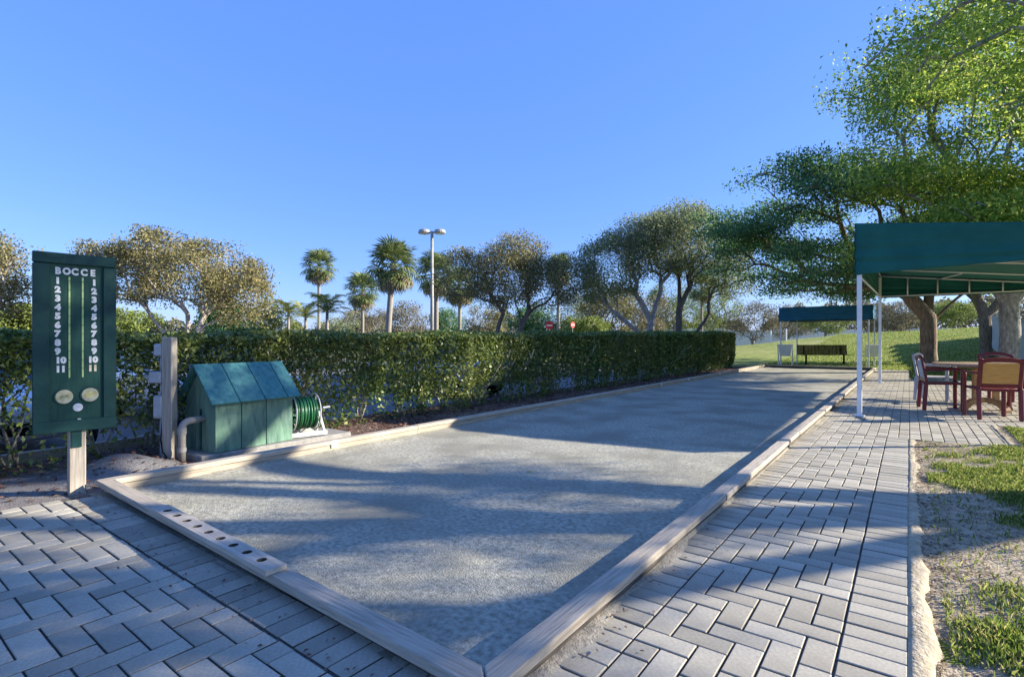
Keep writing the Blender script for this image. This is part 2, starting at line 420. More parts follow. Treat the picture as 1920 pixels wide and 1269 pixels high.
# loose sand washed out along the outer side of the court boards
def spill(name, pts):
    v = []; n = len(pts)
    for (x, y, dx, dy, w, hh) in pts:
        for s, z in ((0,hh),(.35,hh*.75),(.7,hh*.3),(1,-.006)): v.append((x+dx*w*s, y+dy*w*s, z+nz(x+s,y,18,31)*.004*(1-s)))
    f = [(k*4+j, k*4+j+1, (k+1)*4+j+1, (k+1)*4+j) for k in range(n-1) for j in range(3)]
    o = MB().add(v, f).build(name, 'loose_sand', smooth=True); o['kind'] = 'structure'
spill('loose_sand', [(-1.0, 1.0+k*.04, 1, 0, max(.03,.14-.012*k*.2+.10*nz(0,k*.04,1.7,33)+.05*nz(0,k*.04,7,34)), max(-.004,.016+.03*nz(0,k*.04,2,35)-.0001*k)) for k in range(210)])

# ------------------------------------------------------------------ timber court border
fr = thing('timber_court_border', (0,0,0), 0, 'weathered timber plank border around the long sand bocce court', 'court border')
def plank(name, a, b, w, t, m='old_wood', parent=fr, seed=0):
    """plank whose top runs from a to b (x,y,ztop)"""
    a, b = Vector(a), Vector(b); d = b-a; L = d.length; rg = random.Random(seed)
    n = max(2, int(L/.12)); v = []; k = .006
    prof = [(-w/2+k,0),(w/2-k,0),(w/2,-k),(w/2,-t+k),(w/2-k,-t),(-w/2+k,-t),(-w/2,-t+k),(-w/2,-k)]
    for i in range(n+1):
        s = -L/2+L*i/n
        for (py, pz) in prof: v.append((s, py+nz(s,py*9,3,seed)*.0022+rg.uniform(-.0006,.0006), pz+nz(s,py*9+5,4,seed)*.0016))
    f = [tuple(range(8)), tuple(range(n*8,n*8+8))[::-1]]
    for i in range(n):
        for j in range(8): f.append((i*8+j, (i+1)*8+j, (i+1)*8+(j+1)%8, i*8+(j+1)%8))
    f = [q[::-1] for q in f]
    return MB().add(v, f).build(name, m, parent, (a+b)/2, (0, 0, math.atan2(d.y, d.x)))
def mitre_plank(name, poly, t, z, m='old_wood'):
    mb = MB(); n = len(poly); c = Vector((sum(p[0] for p in poly)/n, sum(p[1] for p in poly)/n, z))
    xs_ = [q[0] for q in poly]; ys_ = [q[1] for q in poly]; al = PI/2 if max(ys_)-min(ys_) > max(xs_)-min(xs_) else 0
    rl = lambda x, y: (x-c.x, y-c.y) if not al else (y-c.y, -(x-c.x))
    v = [(*rl(x,y), 0) for x, y in poly]+[(*rl(x,y), -t) for x, y in poly]
    mb.add(v, [tuple(range(n)), tuple(range(n,2*n))[::-1]]+[(i,i+n,(i+1)%n+n,(i+1)%n) for i in range(n)])
    o = mb.build(name, m, fr, c, (0,0,al))
    bm = o.modifiers.new('bevel', 'BEVEL'); bm.width = .005; bm.segments = 2
    return o
rg = random.Random(4)
# near ends are mitred, then plain lengths follow
for (x, y0, y1, s) in ((0, 1, 2, 0),): pass
mitre_plank('cap_plank', [(CXR_I,CYF_I+.002),(CXR_O,CYF_O+.004),(CXR_O,3.635),(CXR_I,3.635)], .04, TOPZ)
ys = [3.64, 6.65, 9.6, 12.6, 15.65, 18.7, 21.6, CYB+.09]
for k in range(len(ys)-1):
    dx = (.006, -.004, .005, -.006, .003, -.004, .002)[k]
    plank('cap_plank', ((CXR_I+CXR_O)/2+dx, ys[k]+.004, TOPZ+rg.uniform(-.004,.003)), ((CXR_I+CXR_O)/2-dx-.002, ys[k+1]-.004, TOPZ+rg.uniform(-.004,.003)), .098, .04, seed=k+3)
mitre_plank('cap_plank', [(CXR_I-.008,CYF_I),(-4.645,CYF_I+.006),(-4.735,CYF_O+.066-.0),(CXR_O-.008,CYF_O)][::-1] if 0 else
            [(CXR_O-.010,CYF_O),(CXR_I-.006,CYF_I),(CXL_I,1.345),(CXL_O,1.25)], .04, TOPZ)
lx = lambda y: -4.69-.0068*max(0,y-1.3)
ysl = [1.30, 4.35, 7.4, 10.45, 13.5, 16.55, 19.6, CYB+.05]
for k in range(len(ysl)-1):
    a, b = ysl[k], ysl[k+1]
    if k == 0:
        mitre_plank('cap_plank', [(CXL_O-.002,1.256),(CXL_I-.003,1.350),(lx(b)+.048,b-.004),(lx(b)-.048,b-.004)], .04, TOPZ)
    else:
        plank('cap_plank', (lx(a)+rg.uniform(-.004,.004), a+.004, TOPZ+rg.uniform(-.003,.003)), (lx(b)+rg.uniform(-.004,.004), b-.004, TOPZ+rg.uniform(-.003,.003)), .097, .04, seed=k+20)
plank('cap_plank', (-4.80, CYB+.05, TOPZ+.012), (-2.9, CYB+.05, TOPZ+.01), .1, .045, seed=41)
plank('cap_plank', (-2.89, CYB+.05, TOPZ+.008), (-1.07, CYB+.05, TOPZ+.01), .1, .045, seed=42)
# base boards under the caps, set back
for k in range(len(ys)):
    a = ([CYF_I-.04]+ys)[k]; b = ([CYF_I-.04]+ys)[k+1]
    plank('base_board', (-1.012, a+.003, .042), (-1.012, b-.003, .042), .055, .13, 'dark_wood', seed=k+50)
for k in range(len(ysl)-1):
    plank('base_board', (lx(ysl[k]), ysl[k]+.003, .042), (lx(ysl[k+1]), ysl[k+1]-.003, .042), .075, .13, seed=k+60)
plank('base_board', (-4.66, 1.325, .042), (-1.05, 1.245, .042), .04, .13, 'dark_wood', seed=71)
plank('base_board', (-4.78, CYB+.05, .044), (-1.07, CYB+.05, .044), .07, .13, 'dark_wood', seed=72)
for k, y in enumerate((3.2, 12.2, 14.2, 17.2, 19.2)):      # white markers fixed to the far board
    boxob('marker_plate', (lx(y)+.0505, y, .052), (.004, .075 if k == 0 else .06, .072), 'sign_white', fr, .001)

# ball rack: a loose plank with nine round holes lying on the near board
rk = thing('ball_rack', (-2.89, 1.239, TOPZ+.003), math.atan2(-.032,1.38)-.0, 'pale grey plank with nine round holes lying on the near court board', 'ball rack')
mb = MB(); n = 24; T = .023; Wd = .094; p = .139; hr = .0225; L0 = .70
def ring(cx, sq): 
    out = []
    ca = math.atan2(Wd/2, p/2); A = sorted([2*PI*k/20+.05 for k in range(20)]+[ca, PI-ca, PI+ca, 2*PI-ca])
    for a in A:
        c, s = math.cos(a), math.sin(a)
        if sq: q = 1/max(abs(c)/(p/2), abs(s)/(Wd/2)); out.append((cx+c*q, s*q))
        else: out.append((cx+c*hr, s*hr))
    return out
for i in range(9):
    cx = (i-4)*p; o_, h_ = ring(cx, 1), ring(cx, 0)
    v = [(x,y,T) for x,y in o_]+[(x,y,T) for x,y in h_]+[(x,y,0.001) for x,y in h_]
    mb.add(v, [(k,(k+1)%n,n+(k+1)%n,n+k) for k in range(n)]+[(n+k,n+(k+1)%n,2*n+(k+1)%n,2*n+k) for k in range(n)]+[tuple(range(2*n,3*n))])
e = 4.5*p
mb.add([(-e,-Wd/2,0),(e,-Wd/2,0),(e,Wd/2,0),(-e,Wd/2,0),(-e,-Wd/2,T),(e,-Wd/2,T),(e,Wd/2,T),(-e,Wd/2,T)], [(0,1,5,4),(2,3,7,6)])
for s in (-1, 1): mb.box((s*(e+.03), 0, T/2), (.06, Wd, T))
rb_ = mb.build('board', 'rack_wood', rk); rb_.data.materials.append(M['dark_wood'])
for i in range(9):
    for q in range(n, 2*n+1): rb_.data.polygons[i*(2*n+1)+q].material_index = 1  # hole walls and floors coloured dark to stand for shade and grime
dkm = MB().lathe([(hr-.001,.0015),(hr-.001,.003)], 20).mesh('hole_shade')
for i in range(9): ob('hole_shade', dkm, 'black', rk, ((i-4)*p,0,0))  # black disc paints the shade at the bottom of each hole

# ------------------------------------------------------------------ score board
ang = math.atan2(.994, .108)
sb = thing('bocce_scoreboard', (-4.795, 1.152, -.01), ang, 'tall dark green bocce scoreboard on a timber post at the court corner', 'scoreboard')
X0 = -.2335
Z0, Z1 = .46, 1.727
boxob('post', (.012, .055, .62), (.098, .088, 1.26), 'post_wood', sb, .006)
boxob('post_bracket', (.004, .004, .40), (.06, .012, .12), 'sign_green', sb, .002)
boxob('panel', (0, .004, (Z0+Z1)/2), (.45, .012, Z1-Z0-.03), 'sign_panel', sb, .001)
for zc, hh in ((Z1-.0375, .075), (Z0+.042, .084)): boxob('frame_rail', (0, -.004, zc), (.467, .034, hh), 'sign_green', sb, .004)
for xc, ww in ((X0+.045, .09), (-X0-.0385, .077)): boxob('frame_stile', (xc, -.0045, (Z0+Z1)/2-.0), (ww, .033, Z1-Z0-.161), 'sign_green', sb, .004)
def glyph(ch, size, bold, name, x, z, m='sign_white', wide=1.0):
    c = bpy.data.curves.new('t', 'FONT'); c.body = ch; c.size = size; c.extrude = .0015; c.offset = bold+.0012
    c.align_x = 'CENTER'; c.align_y = 'CENTER'; c.resolution_u = 3
    t = bpy.data.objects.new('t', c); COL.objects.link(t); bpy.context.view_layer.update()
    me = bpy.data.meshes.new_from_object(t.evaluated_get(bpy.context.evaluated_depsgraph_get()))
    bpy.data.objects.remove(t); bpy.data.curves.remove(c)
    me.materials.clear()
    co = np.array([v.co for v in me.vertices]); mid = (co.min(0)+co.max(0))/2
    for v in me.vertices: v.co = ((v.co.x-mid[0])*wide, v.co.y-mid[1], v.co.z)
    o = ob(name, me, m, sb, (X0+x, -.0045, z+.01), (PI/2,0,0)); return o
for ch, x in zip('BOCCE', (.137,.183,.228,.280,.331)): glyph(ch, .064, .0022, 'letter', x, 1.592, wide=.86)
for k in range(11):
    z = 1.522-.0625*k
    for side in (0, 1):
        st = str(k+1); m = 'sign_worn' if (side and k == 10) else 'sign_white'
        if k < 9: glyph(st, .058, .0030, 'numeral', .134 if not side else .338, z, m, wide=1.02)
        else:
            for c_, dx in zip(st, (-.0145, .0145)): glyph(c_, .058, .0030, 'numeral', (.150 if not side else .330)+dx, z, m, wide=1.0)
for xa in (.1975, .272):
    boxob('score_track', (X0+xa, -.0035, 1.193+.01), (.0105, .006, .72), 'track', sb, .001)
    tk = sb.children[-1]
    for k in range(11): 
        q = MB().box((0,0,0), (.0108,.0012,.0035)).build('peg_hole', 'sign_green', tk, (0,-.0034,.33-.0625*k))
def disc(name, x, z, r, m, spots=()):
    d = MB().lathe([(r,0),(r,.004),(r-.003,.006)], 28).build(name, m, sb, (X0+x,-.003,z+.01), (PI/2,0,0))
    return d
disc('disc_rim', .169, .70, .061, 'sign_green'); disc('disc_rim', .314, .704, .061, 'sign_green')
for x, z, m, s in ((.169,.70,'disc_moss',3),(.314,.704,'disc_yellow',7)):
    d = MB().lathe([(.049,.006),(.049,.008),(.047,.009)], 28).build('ball_disc', 'disc_cream', sb, (X0+x,-.003,z+.01), (PI/2,0,0))
    rr = random.Random(s); 
    v = [(rr.uniform(.6,1)*.034*math.cos(a)+.004*(1 if s==3 else 0), rr.uniform(.6,1)*.030*math.sin(a)-.010*(1 if s==3 else 0), .0095) for a in (2*PI*k/14 for k in range(14))]
    MB().add(v, [tuple(range(14))]).build('ball_print', m, d)
disc('jack_disc', .245, .618, .0285, 'sign_white')
boxob('latch', (X0+.25, -.022, .545), (.02, .004, .008), 'reel_metal', sb, .001)

# ------------------------------------------------------------------ utility post with boxes, pipe
up = thing('utility_post', (-5.545, 2.03, -.02), R_(36.9), 'grey timber post carrying three electrical boxes beside the green hut', 'utility post')
boxob('post', (0,0,.575), (.095,.09,1.15), 'post_wood', up, .006)
def ebox(c, d): 
    o = boxob('electrical_box', c, d, 'grey_box', up, .008); boxob('cover', (0,-d[1]/2-.004,0), (d[0]*.84,.007,d[2]*.84), 'grey_box', o, .002)
ebox((-.085,-.0,1.03), (.075,.08,.115)); ebox((-.112,-.0,.775), (.115,.085,.11)); ebox((-.082,0,.50), (.085,.09,.215))
MB().lathe([(.034,-.05),(.034,.03),(.02,.042)], 14, mx=Matrix.Rotation(PI/2,3,'Y')).build('weather_cap', 'grey_box', up, (-.18,0,.775))
for z0, z1 in ((.83,.975),(.61,.72),(0,.39)): MB().tube([(-.075,0,z0),(-.075,0,z1)], .014, 10).build('conduit', 'grey_box', up, smooth=True)
MB().tube([(-.045,-.03,.40),(-.05,-.05,.2),(-.02,-.07,.09),(.03,-.075,.03)], .006, 6).build('cable', 'black', up, smooth=True)
pp = thing('drain_pipe', (-5.375, 2.07, -.02), 0, 'grey plastic drain pipe bending into the gable of the green hut', 'pipe')
pts = [(0,0,0),(0,0,.30)]+[(0,.07-.07*math.cos(a),.30+.07*math.sin(a)) for a in (.3,.6,.9,1.2,1.5)]
MB().tube(pts+[(-.03,.22,.372)], .032, 14).build('pipe', 'pvc', pp, smooth=True)
MB().tube([(0,0,.255),(0,0,.315)], .039, 14).build('coupling', 'pvc', pp)
MB().tube([(0,0,.09),(0,0,.13)], .037, 14).build('coupling', 'pvc', pp)

# ------------------------------------------------------------------ green hut
slab = MB().box((0,0,0), (.60,1.64,.085), .01).build('concrete_slab', 'concrete', None, (-5.50, 2.98, -.01))
slab['kind'] = 'structure'
hz = .037
HA = math.atan2(-.10, .86)
ht = thing('green_hut', (-5.52, 2.70, hz), -HA*0+R_(5.5), 'small green plank hut with pitched roof standing beside the hedge', 'hut')
ht.scale = (1,.95,1); ht.location.y -= .02
hw, hl, ez, rz_ = .27, .44, .475, .815
for k, (a, b) in enumerate(((-.44,-.165),(-.165,.115),(.115,.44))):
    boxob('wall_plank', (hw-.011, (a+b)/2, ez/2), (.02, b-a-.008, ez), 'hut_green', ht, .003)
for a, b in ((-.44,-.165),(-.165,.115),(.115,.44)): boxob('wall_plank', (-hw+.011, (a+b)/2, ez/2), (.02, b-a-.008, ez), 'hut_green', ht, .003)
for s in (-1, 1):
    ed = [(-.247,-.085),(-.08,-.012) if s < 0 else (-.08,.08),(.028,.247) if s < 0 else (.085,.247)]
    for a, b in ed:
        zt = lambda x: ez+(rz_-ez)*(1-abs(x)/.30)-.03
        poly = [(a+.003,0),(b-.003,0),(b-.003,zt(b))]+([(0,zt(0))] if a < 0 < b else [])+[(a+.003,zt(a))]
        MB().prism(poly, s*.425-.009, s*.425+.009).build('gable_plank', 'hut_green', ht)
MB().box((.008,-.418,.19),(.05,.004,.38)).build('gable_gap_shade', 'black', ht)  # thin black sheet paints the shade inside the open slit
MB().prism([(-.012,.40),(.028,.40),(.028,ez+.25),(-.012,ez+.25)], -.434, -.416).build('gable_plank', 'hut_green', ht)
sl_ = math.hypot(.335, .365); an = math.atan2(.365, .335)
for s in (1, -1):
    for a, b in ((-.51,-.22),(-.22,.06),(.06,.33),(.33,.50)):
        o = MB().box((s*.165, 0, -.165*.365/.335*1.0), (sl_, b-a-.009, .017), .002, Matrix.Rotation(s*an,3,'Y')).build('roof_board', 'hut_roof', ht, (0,(a+b)/2,rz_+.012))

# hose reel
hr_ = thing('hose_reel', (-5.44, 3.33, .036), R_(-13), 'metal hose reel cart wound with green hose next to the hut', 'hose reel')
def wheel_ring(yc, nm):
    mb = MB(); Rr = .20
    mb.tube([(Rr*math.cos(a),yc,.26+Rr*math.sin(a)) for a in (2*PI*k/28 for k in range(29))], .0075, 8, False)
    o = mb.build(nm, 'reel_metal', hr_, smooth=True)
    m2 = MB()
    for k in range(3):
        a = PI*k/3+.3; m2.tube([(-Rr*math.cos(a),yc,.26-Rr*math.sin(a)),(Rr*math.cos(a),yc,.26+Rr*math.sin(a))], .006, 6)
    m2.build('spoke', 'reel_metal', o); return o
wheel_ring(-.13, 'reel_rim'); wheel_ring(.13, 'reel_rim')
rg = random.Random(9); pts = []
for lay, (rad, nt) in enumerate(((.13,13),(.15,12),(.168,11))):
    for k in range(nt*20):
        t = k/(nt*20); yy = (-.112+.224*t)*(1 if lay%2==0 else -1); a = 2*PI*k/20
        w1 = .012*math.sin(k*.117+lay*2)+.006*math.sin(k*.41+lay); ra = rad+.006*math.sin(k*.083+lay*1.7)
        pts.append((ra*math.cos(a), yy+w1*math.sin(PI*t), .26+ra*math.sin(a)-.006))
MB().tube(pts, .0105, 7).build('hose', 'hose', hr_, smooth=True)
MB().tube([(0,-.15,.26),(0,.18,.26)], .012, 8).build('axle', 'reel_metal', hr_)
for s in (-1, 1):
    for t in (-1, 1): 
        d = Vector((t*.14, s*.02, -.25)); mx = d.to_track_quat('Z','Y').to_matrix()
        MB().box((t*.075, s*.185, .135), (.028,.02,d.length), .003, mx).build('leg', 'reel_metal', hr_)
for t in (-1, 1): boxob('base_bar', (t*.145, 0, .03), (.02,.44,.05), 'reel_metal', hr_, .004)
MB().tube([(0,.18,.26),(.0,.19,.26),(.07,.20,.30),(.075,.20,.30)], .008, 7).build('crank', 'reel_metal', hr_)
MB().tube([(.07,.20,.30),(.07,.28,.305)], .012, 8).build('crank_grip', 'grey_box', hr_)

# landscape timber behind the sign
tb = plank('landscape_timber', (-6.62,.98,.055), (-6.78,2.9,.05), .09, .12, 'old_wood', None, 81)
tag(tb, 'low grey landscape timber lying along the car park edge behind the scoreboard', 'timber')

# ------------------------------------------------------------------ canopies
def canopy(name, x0, x1, y0, y1, zt, zb, zbf, label, m, post=.05, posts=None, npost=1, fall=0.0):
    t = thing(name, ((x0+x1)/2,(y0+y1)/2,0), 0, label, 'canopy')
    cx, cy = (x0+x1)/2, (y0+y1)/2; tz = lambda x: zt-fall*(x-x0); zr = tz(x1)
    def sheet(nm, a, b, zt0, zb0, zt1, zb1, sag, seed):
        mb = MB(); n = 44; rows = 26; v = []
        a, b = Vector(a), Vector(b); d = (b-a); nr = Vector((d.y,-d.x)).normalized()
        for i in range(n+1):
            u = i/n; p = a+d*u
            for j in range(rows+1):
                w = j/rows; zb_ = zb0+(zb1-zb0)*u+sag*math.sin(PI*u); z = (zt0+(zt1-zt0)*u)*(1-w)+zb_*w
                off = (.018*nz(u*d.length,w*1.5,1.1,seed)+.010*nz(u*d.length*.6,w*5,1.6,seed+1))*math.sin(PI*min(1,w+.08))*(1 if w<1 else .6)*1.5+.016*math.exp(-((w-.66-.06*math.sin(u*5))/.05)**2)-.012*math.exp(-((w-.80+.05*math.sin(u*7+1))/.04)**2)
                v.append((p.x-cx+nr.x*off, p.y-cy+nr.y*off, z))
        f = [(i*(rows+1)+j, (i+1)*(rows+1)+j, (i+1)*(rows+1)+j+1, i*(rows+1)+j+1) for i in range(n) for j in range(rows)]
        o = mb.add(v, f).build(nm, m, t, smooth=True)
        sm = o.modifiers.new('cloth', 'SOLIDIFY'); sm.thickness = .004
        return o
    e = .012
    sheet('valance', (x0,y0-e), (x1,y0-e), zt, zb, zr, zb, .045, 1)
    sheet('valance', (x1+e,y0), (x1+e,y1), zr, min(zb+.06,zr-.1), zr, min(zbf,zr-.1), 0, 3)
    sheet('valance', (x1,y1+e), (x0,y1+e), zr, zbf-.04, zt, zbf-.04, 0, 5)
    sheet('valance', (x0-e,y1), (x0-e,y0), zt, zbf, zt, zb, 0, 7)
    mb = MB(); n = 14; v = []
    for j in range(n+1):
        for i in range(n+1):
            u, w = i/n, j/n
            v.append((x0-cx-.01+(x1-x0+.02)*u, y0-cy-.01+(y1-y0+.02)*w, tz(x0+(x1-x0)*u)+.004-.03*math.sin(PI*u)*math.sin(PI*w)))
    o = mb.add(v, [(j*(n+1)+i, j*(n+1)+i+1, (j+1)*(n+1)+i+1, (j+1)*(n+1)+i) for j in range(n) for i in range(n)]).build('roof', m, t, smooth=True)
    o.modifiers.new('cloth', 'SOLIDIFY').thickness = .004
    pr = post/2
    def bar(nm, a, b, r=.016): return MB().tube([(a[0]-cx,a[1]-cy,a[2]),(b[0]-cx,b[1]-cy,b[2])], r, 8).build(nm, 'white_metal', t, smooth=True)
    q = .03
    for (px_, py_) in posts:
        for k in range(npost):
            boxob('post', (px_-cx+k*(post+.012), py_-cy+k*.02, tz(px_)/2-.03), (post,post,tz(px_)-.06), 'white_metal', t, .006)
            if k == 0: boxob('foot_plate', (px_-cx, py_-cy, .006), (post*2.2,post*2.2,.012), 'white_metal', t, .002)
    for (a, b, za, zc) in (((x0+q,y0+q),(x1-q,y0+q),zb+.06,zb+.06),((x0+q,y1-q),(x1-q,y1-q),zbf,zbf),((x0+q,y0+q),(x0+q,y1-q),zb,zbf),((x1-q,y0+q),(x1-q,y1-q),min(zb+.08,zr-.09),min(zbf+.02,zr-.09))):
        bar('lower_rail', (*a,za), (*b,zc)); bar('upper_rail', (*a,tz(a[0])-.03), (*b,tz(b[0])-.03))
    if name == 'shade_canopy':
        for k in range(1, 6):
            x = x0+(x1-x0)*k/6; bar('strut', (x,y1-q,zbf), (x,y1-q,tz(x)-.03), .015)
        for k in range(1, 4):
            y = y0+(y1-y0)*k/4; bar('cross_bar', (x0+q,y,zt-.055), (x1-q,y,zr-.055), .015)
        bar('brace', (x0+q,y0+q,zb+.02), (x0+q,y0+1.6,zt-.04), .013); bar('brace', (x0+2*(x1-x0)/6,y1-q,tz(x0+(x1-x0)/3)-.05), (x0+2.6*(x1-x0)/6,y1-1.6,tz(x0+2.6*(x1-x0)/6)-.05), .013)
    return t
canopy('shade_canopy', -.62, 2.95, 9.17, 16.80, 2.80, 2.05, 2.24, 'large dark green fabric canopy on white posts over the patio chairs', 'canvas',
       .062, [(-.575,9.2),(-.60,16.75),(2.9,9.2),(2.9,16.75)], fall=.122)
canopy('bench_canopy', -4.55, -1.15, 25.6, 28.0, 2.53, 1.93, 1.98, 'small blue fabric canopy on thin posts over the bench beyond the court', 'canvas_blue',
       .05, [(-4.5,25.65),(-4.2,27.9),(-1.3,25.75),(-1.2,27.9)])

# ------------------------------------------------------------------ patio furniture
def chair(loc, rz, label, panel, cat='chair', frame='maroon', arch=0.0):
    t = thing('patio_chair', loc, rz, label, cat, 'armchairs around the patio table')
    w, d, sh = .50, .48, .43
    seat = MB()
    n = 6; v = []
    for j in range(n+1):
        for i in range(n+1):
            x = (i/n-.5)*(w-.06); y = (j/n-.5)*d
            v.append((x, y, sh+.008*math.cos(PI*(i/n-.5))*-1.0+.012*(j/n)))
    top = [(j*(n+1)+i, j*(n+1)+i+1, (j+1)*(n+1)+i+1, (j+1)*(n+1)+i) for j in range(n) for i in range(n)]
    o = seat.add(v, top).build('seat', frame, t, smooth=True); o.modifiers.new('s', 'SOLIDIFY').thickness = .03
    for sx in (-1, 1):
        mb = MB(); mb.box((sx*(w/2-.02), d/2-.03, .315), (.046,.05,.63), .01); mb.build('leg', frame, t)
        mb = MB(); mx = Matrix.Rotation(.10,3,'X')
        mb.box((sx*(w/2-.02), -d/2-.01, .22), (.046,.055,.44), .01, Matrix.Rotation(-.06,3,'X')); mb.build('leg', frame, t)
        mb = MB(); mb.box((sx*(w/2-.02), 0.0, .645), (.058,d+.04,.032), .01); mb.build('armrest', frame, t)
    bk = thing('backrest', (0,0,0), 0, None, None); bk.parent = t; bk.location = (0,-d/2+.01,.42); bk.rotation_euler = (.20,0,0)
    bpy.data.objects.remove(bk)
    mx = Matrix.Rotation(.17,3,'X')
    c = Vector((0,-d/2+.015,.42))
    mb = MB()
    for sx in (-1, 1): mb.box(c+mx@Vector((sx*(w/2-.025),0,.215)), (.05,.035,.43), .01, mx)
    mb.box(c+mx@Vector((0,0,.055)), (w-.1,.03,.06), .008, mx)
    v = []; n = 10
    for i in range(n+1):
        u = i/n*2-1; zt = .415+(.035+arch)*(1-u*u)
        for (yy, zz) in ((-.016,zt-.055),(.016,zt-.055),(.016,zt),(-.016,zt)): v.append(c+mx@Vector((u*(w/2-.002),yy,zz)))
    f = [(0,1,2,3), (n*4+3,n*4+2,n*4+1,n*4)]
    for i in range(n):
        for j in range(4): f.append((i*4+j,(i+1)*4+j,(i+1)*4+(j+1)%4,i*4+(j+1)%4))
    mb.add(v, f)
    br = mb.build('backrest', frame, t)
    MB().box(c+mx@Vector((0,-.002,.225)), (w-.1,.014,.29), .003, mx).build('back_panel', panel, br)
    return t
rF = TH
chair(at(1858,7.50), rF-.36, 'maroon armchair with orange tan back, its back to the near edge of terrace', 'tan_panel')
chair(at(1766,8.42), rF-PI/2-.50, 'maroon armchair with pale mottled back at the left side of the table', 'pale_panel')
chair(at(1756,9.75), rF-2.5, 'armchair with greyish white back behind the left end of the table', 'grey_panel', frame='grey_panel')
chair(at(1878,9.25), rF+PI-.45, 'maroon armchair with arched top rail on the far side of the table', 'maroon', arch=.03)
chair(at(1945,8.05), rF+PI/2+.1, 'maroon armchair cut off by the right edge of the picture', 'tan_panel')
tc = at(1848,8.32)
tt = thing('patio_table', tc, rF, 'round wooden plank table on an arched trestle base under the canopy', 'table')
rr_ = .66
for k in range(9):
    a, b = -rr_+2*rr_*k/9, -rr_+2*rr_*(k+1)/9
    def wx(y): return math.sqrt(max(.0, rr_**2-y*y))
    ysn = [a+.004+(b-a-.008)*q/4 for q in range(5)]
    poly = [(wx(y) if abs(y)<rr_ else .02, y) for y in ysn]+[(-wx(y), y) for y in ysn[::-1]]
    n = len(poly); v = [(x,y,.74) for x,y in poly]+[(x,y,.705) for x,y in poly]
    MB().add(v, [tuple(range(n)), tuple(range(n,2*n))[::-1]]+[(i,i+n,(i+1)%n+n,(i+1)%n) for i in range(n)]).build('top_plank', 'table_wood', tt)
MB().box((0,0,.675), (.09,1.0,.05), .006).build('cleat', 'table_wood', tt); 
for s in (-1, 1):
    boxob('pedestal_leg', (s*.16, 0, .37), (.09,.05,.56), 'pedestal_wood', tt, .006)
MB().box((0,0,.34), (.26,.04,.07), .005).build('stretcher', 'pedestal_wood', tt)
for yy, nm in ((0, 'arched_foot'),):
    arc = [(.40*math.cos(a), .20*math.sin(a)) for a in (PI*k/14 for k in range(15))]
    inn = [(.31*math.cos(a), .13*math.sin(a)) for a in (PI*k/14 for k in range(15))][::-1]
    mb = MB(); n = 15
    v = []
    for (xo, zo), (xi, zi) in zip(arc, inn[::-1]): v += [(xo,-.04,zo),(xo,.04,zo),(xi,.04,zi),(xi,-.04,zi)]
    f = [(0,1,2,3),(n*4-1,n*4-2,n*4-3,n*4-4)]
    for i in range(n-1):
        for j in range(4): f.append((i*4+j,(i+1)*4+j,(i+1)*4+(j+1)%4,i*4+(j+1)%4))
    m_ = mb.add(v, f).mesh(nm)
    ob(nm, m_, 'pedestal_wood', tt); ob(nm, m_, None, tt, (0,0,.001), (0,0,PI/2))

# mesh bench and white chairs beyond the court
bn = thing('mesh_bench', (-3.0,27.4,0), R_(37), 'long black metal mesh bench under the blue canopy', 'bench')
bl = 2.25
for k in range(10):
    boxob('back_slat', (0, .22+.006*k, .47+.045*k), (bl,.012,.041), 'black', bn, .002)
for k in range(8): boxob('seat_slat', (0, -.24+.055*k, .45), (bl,.048,.012), 'black', bn, .002)
for k in range(15): MB().box((-bl/2+.02+k*(bl-.04)/14, .24, .67), (.012,.014,.44)).build('back_wire', 'black', bn, (0,0,0))
for s in (-1, 1):
    MB().box((s*.85,.02,.22), (.06,.06,.45), .006).build('leg', 'black', bn); MB().box((s*.85,.02,.02), (.06,.5,.04), .006).build('foot', 'black', bn)
    MB().box((s*.85,.23,.66), (.05,.03,.46), .006).build('back_post', 'black', bn)
def sling(loc, rz, label):
    t = thing('sling_chair', loc, rz, label, 'chair', 'white chairs beyond the court')
    v = []
    for i in range(7):
        u = i/6
        for s in (-1, 1): v.append((s*(.20+.08*u), .20+.16*u, .42+.50*u))
    o = MB().add(v, [(2*i,2*i+1,2*i+3,2*i+2) for i in range(6)]).build('back_sling', 'white_metal', t); o.modifiers.new('s','SOLIDIFY').thickness = .02
    boxob('seat_sling', (0,-.02,.42), (.48,.46,.02), 'white_metal', t, .004)
    for s in (-1, 1):
        MB().tube([(s*.28,-.26,0),(s*.28,-.26,.62),(s*.28,.30,.62)], .016, 8).build('arm_frame', 'white_metal', t)
        MB().tube([(s*.26,.30,0),(s*.27,.24,.42),(s*.29,.36,.94)], .016, 8).build('back_leg', 'white_metal', t)
    return t
sling((-4.35,25.85,0), R_(150+37), 'white sling chair left of the black bench under the blue canopy')
sling((-1.35,27.3,0), R_(170+37), 'white sling chair right of the black bench near the canopy post')

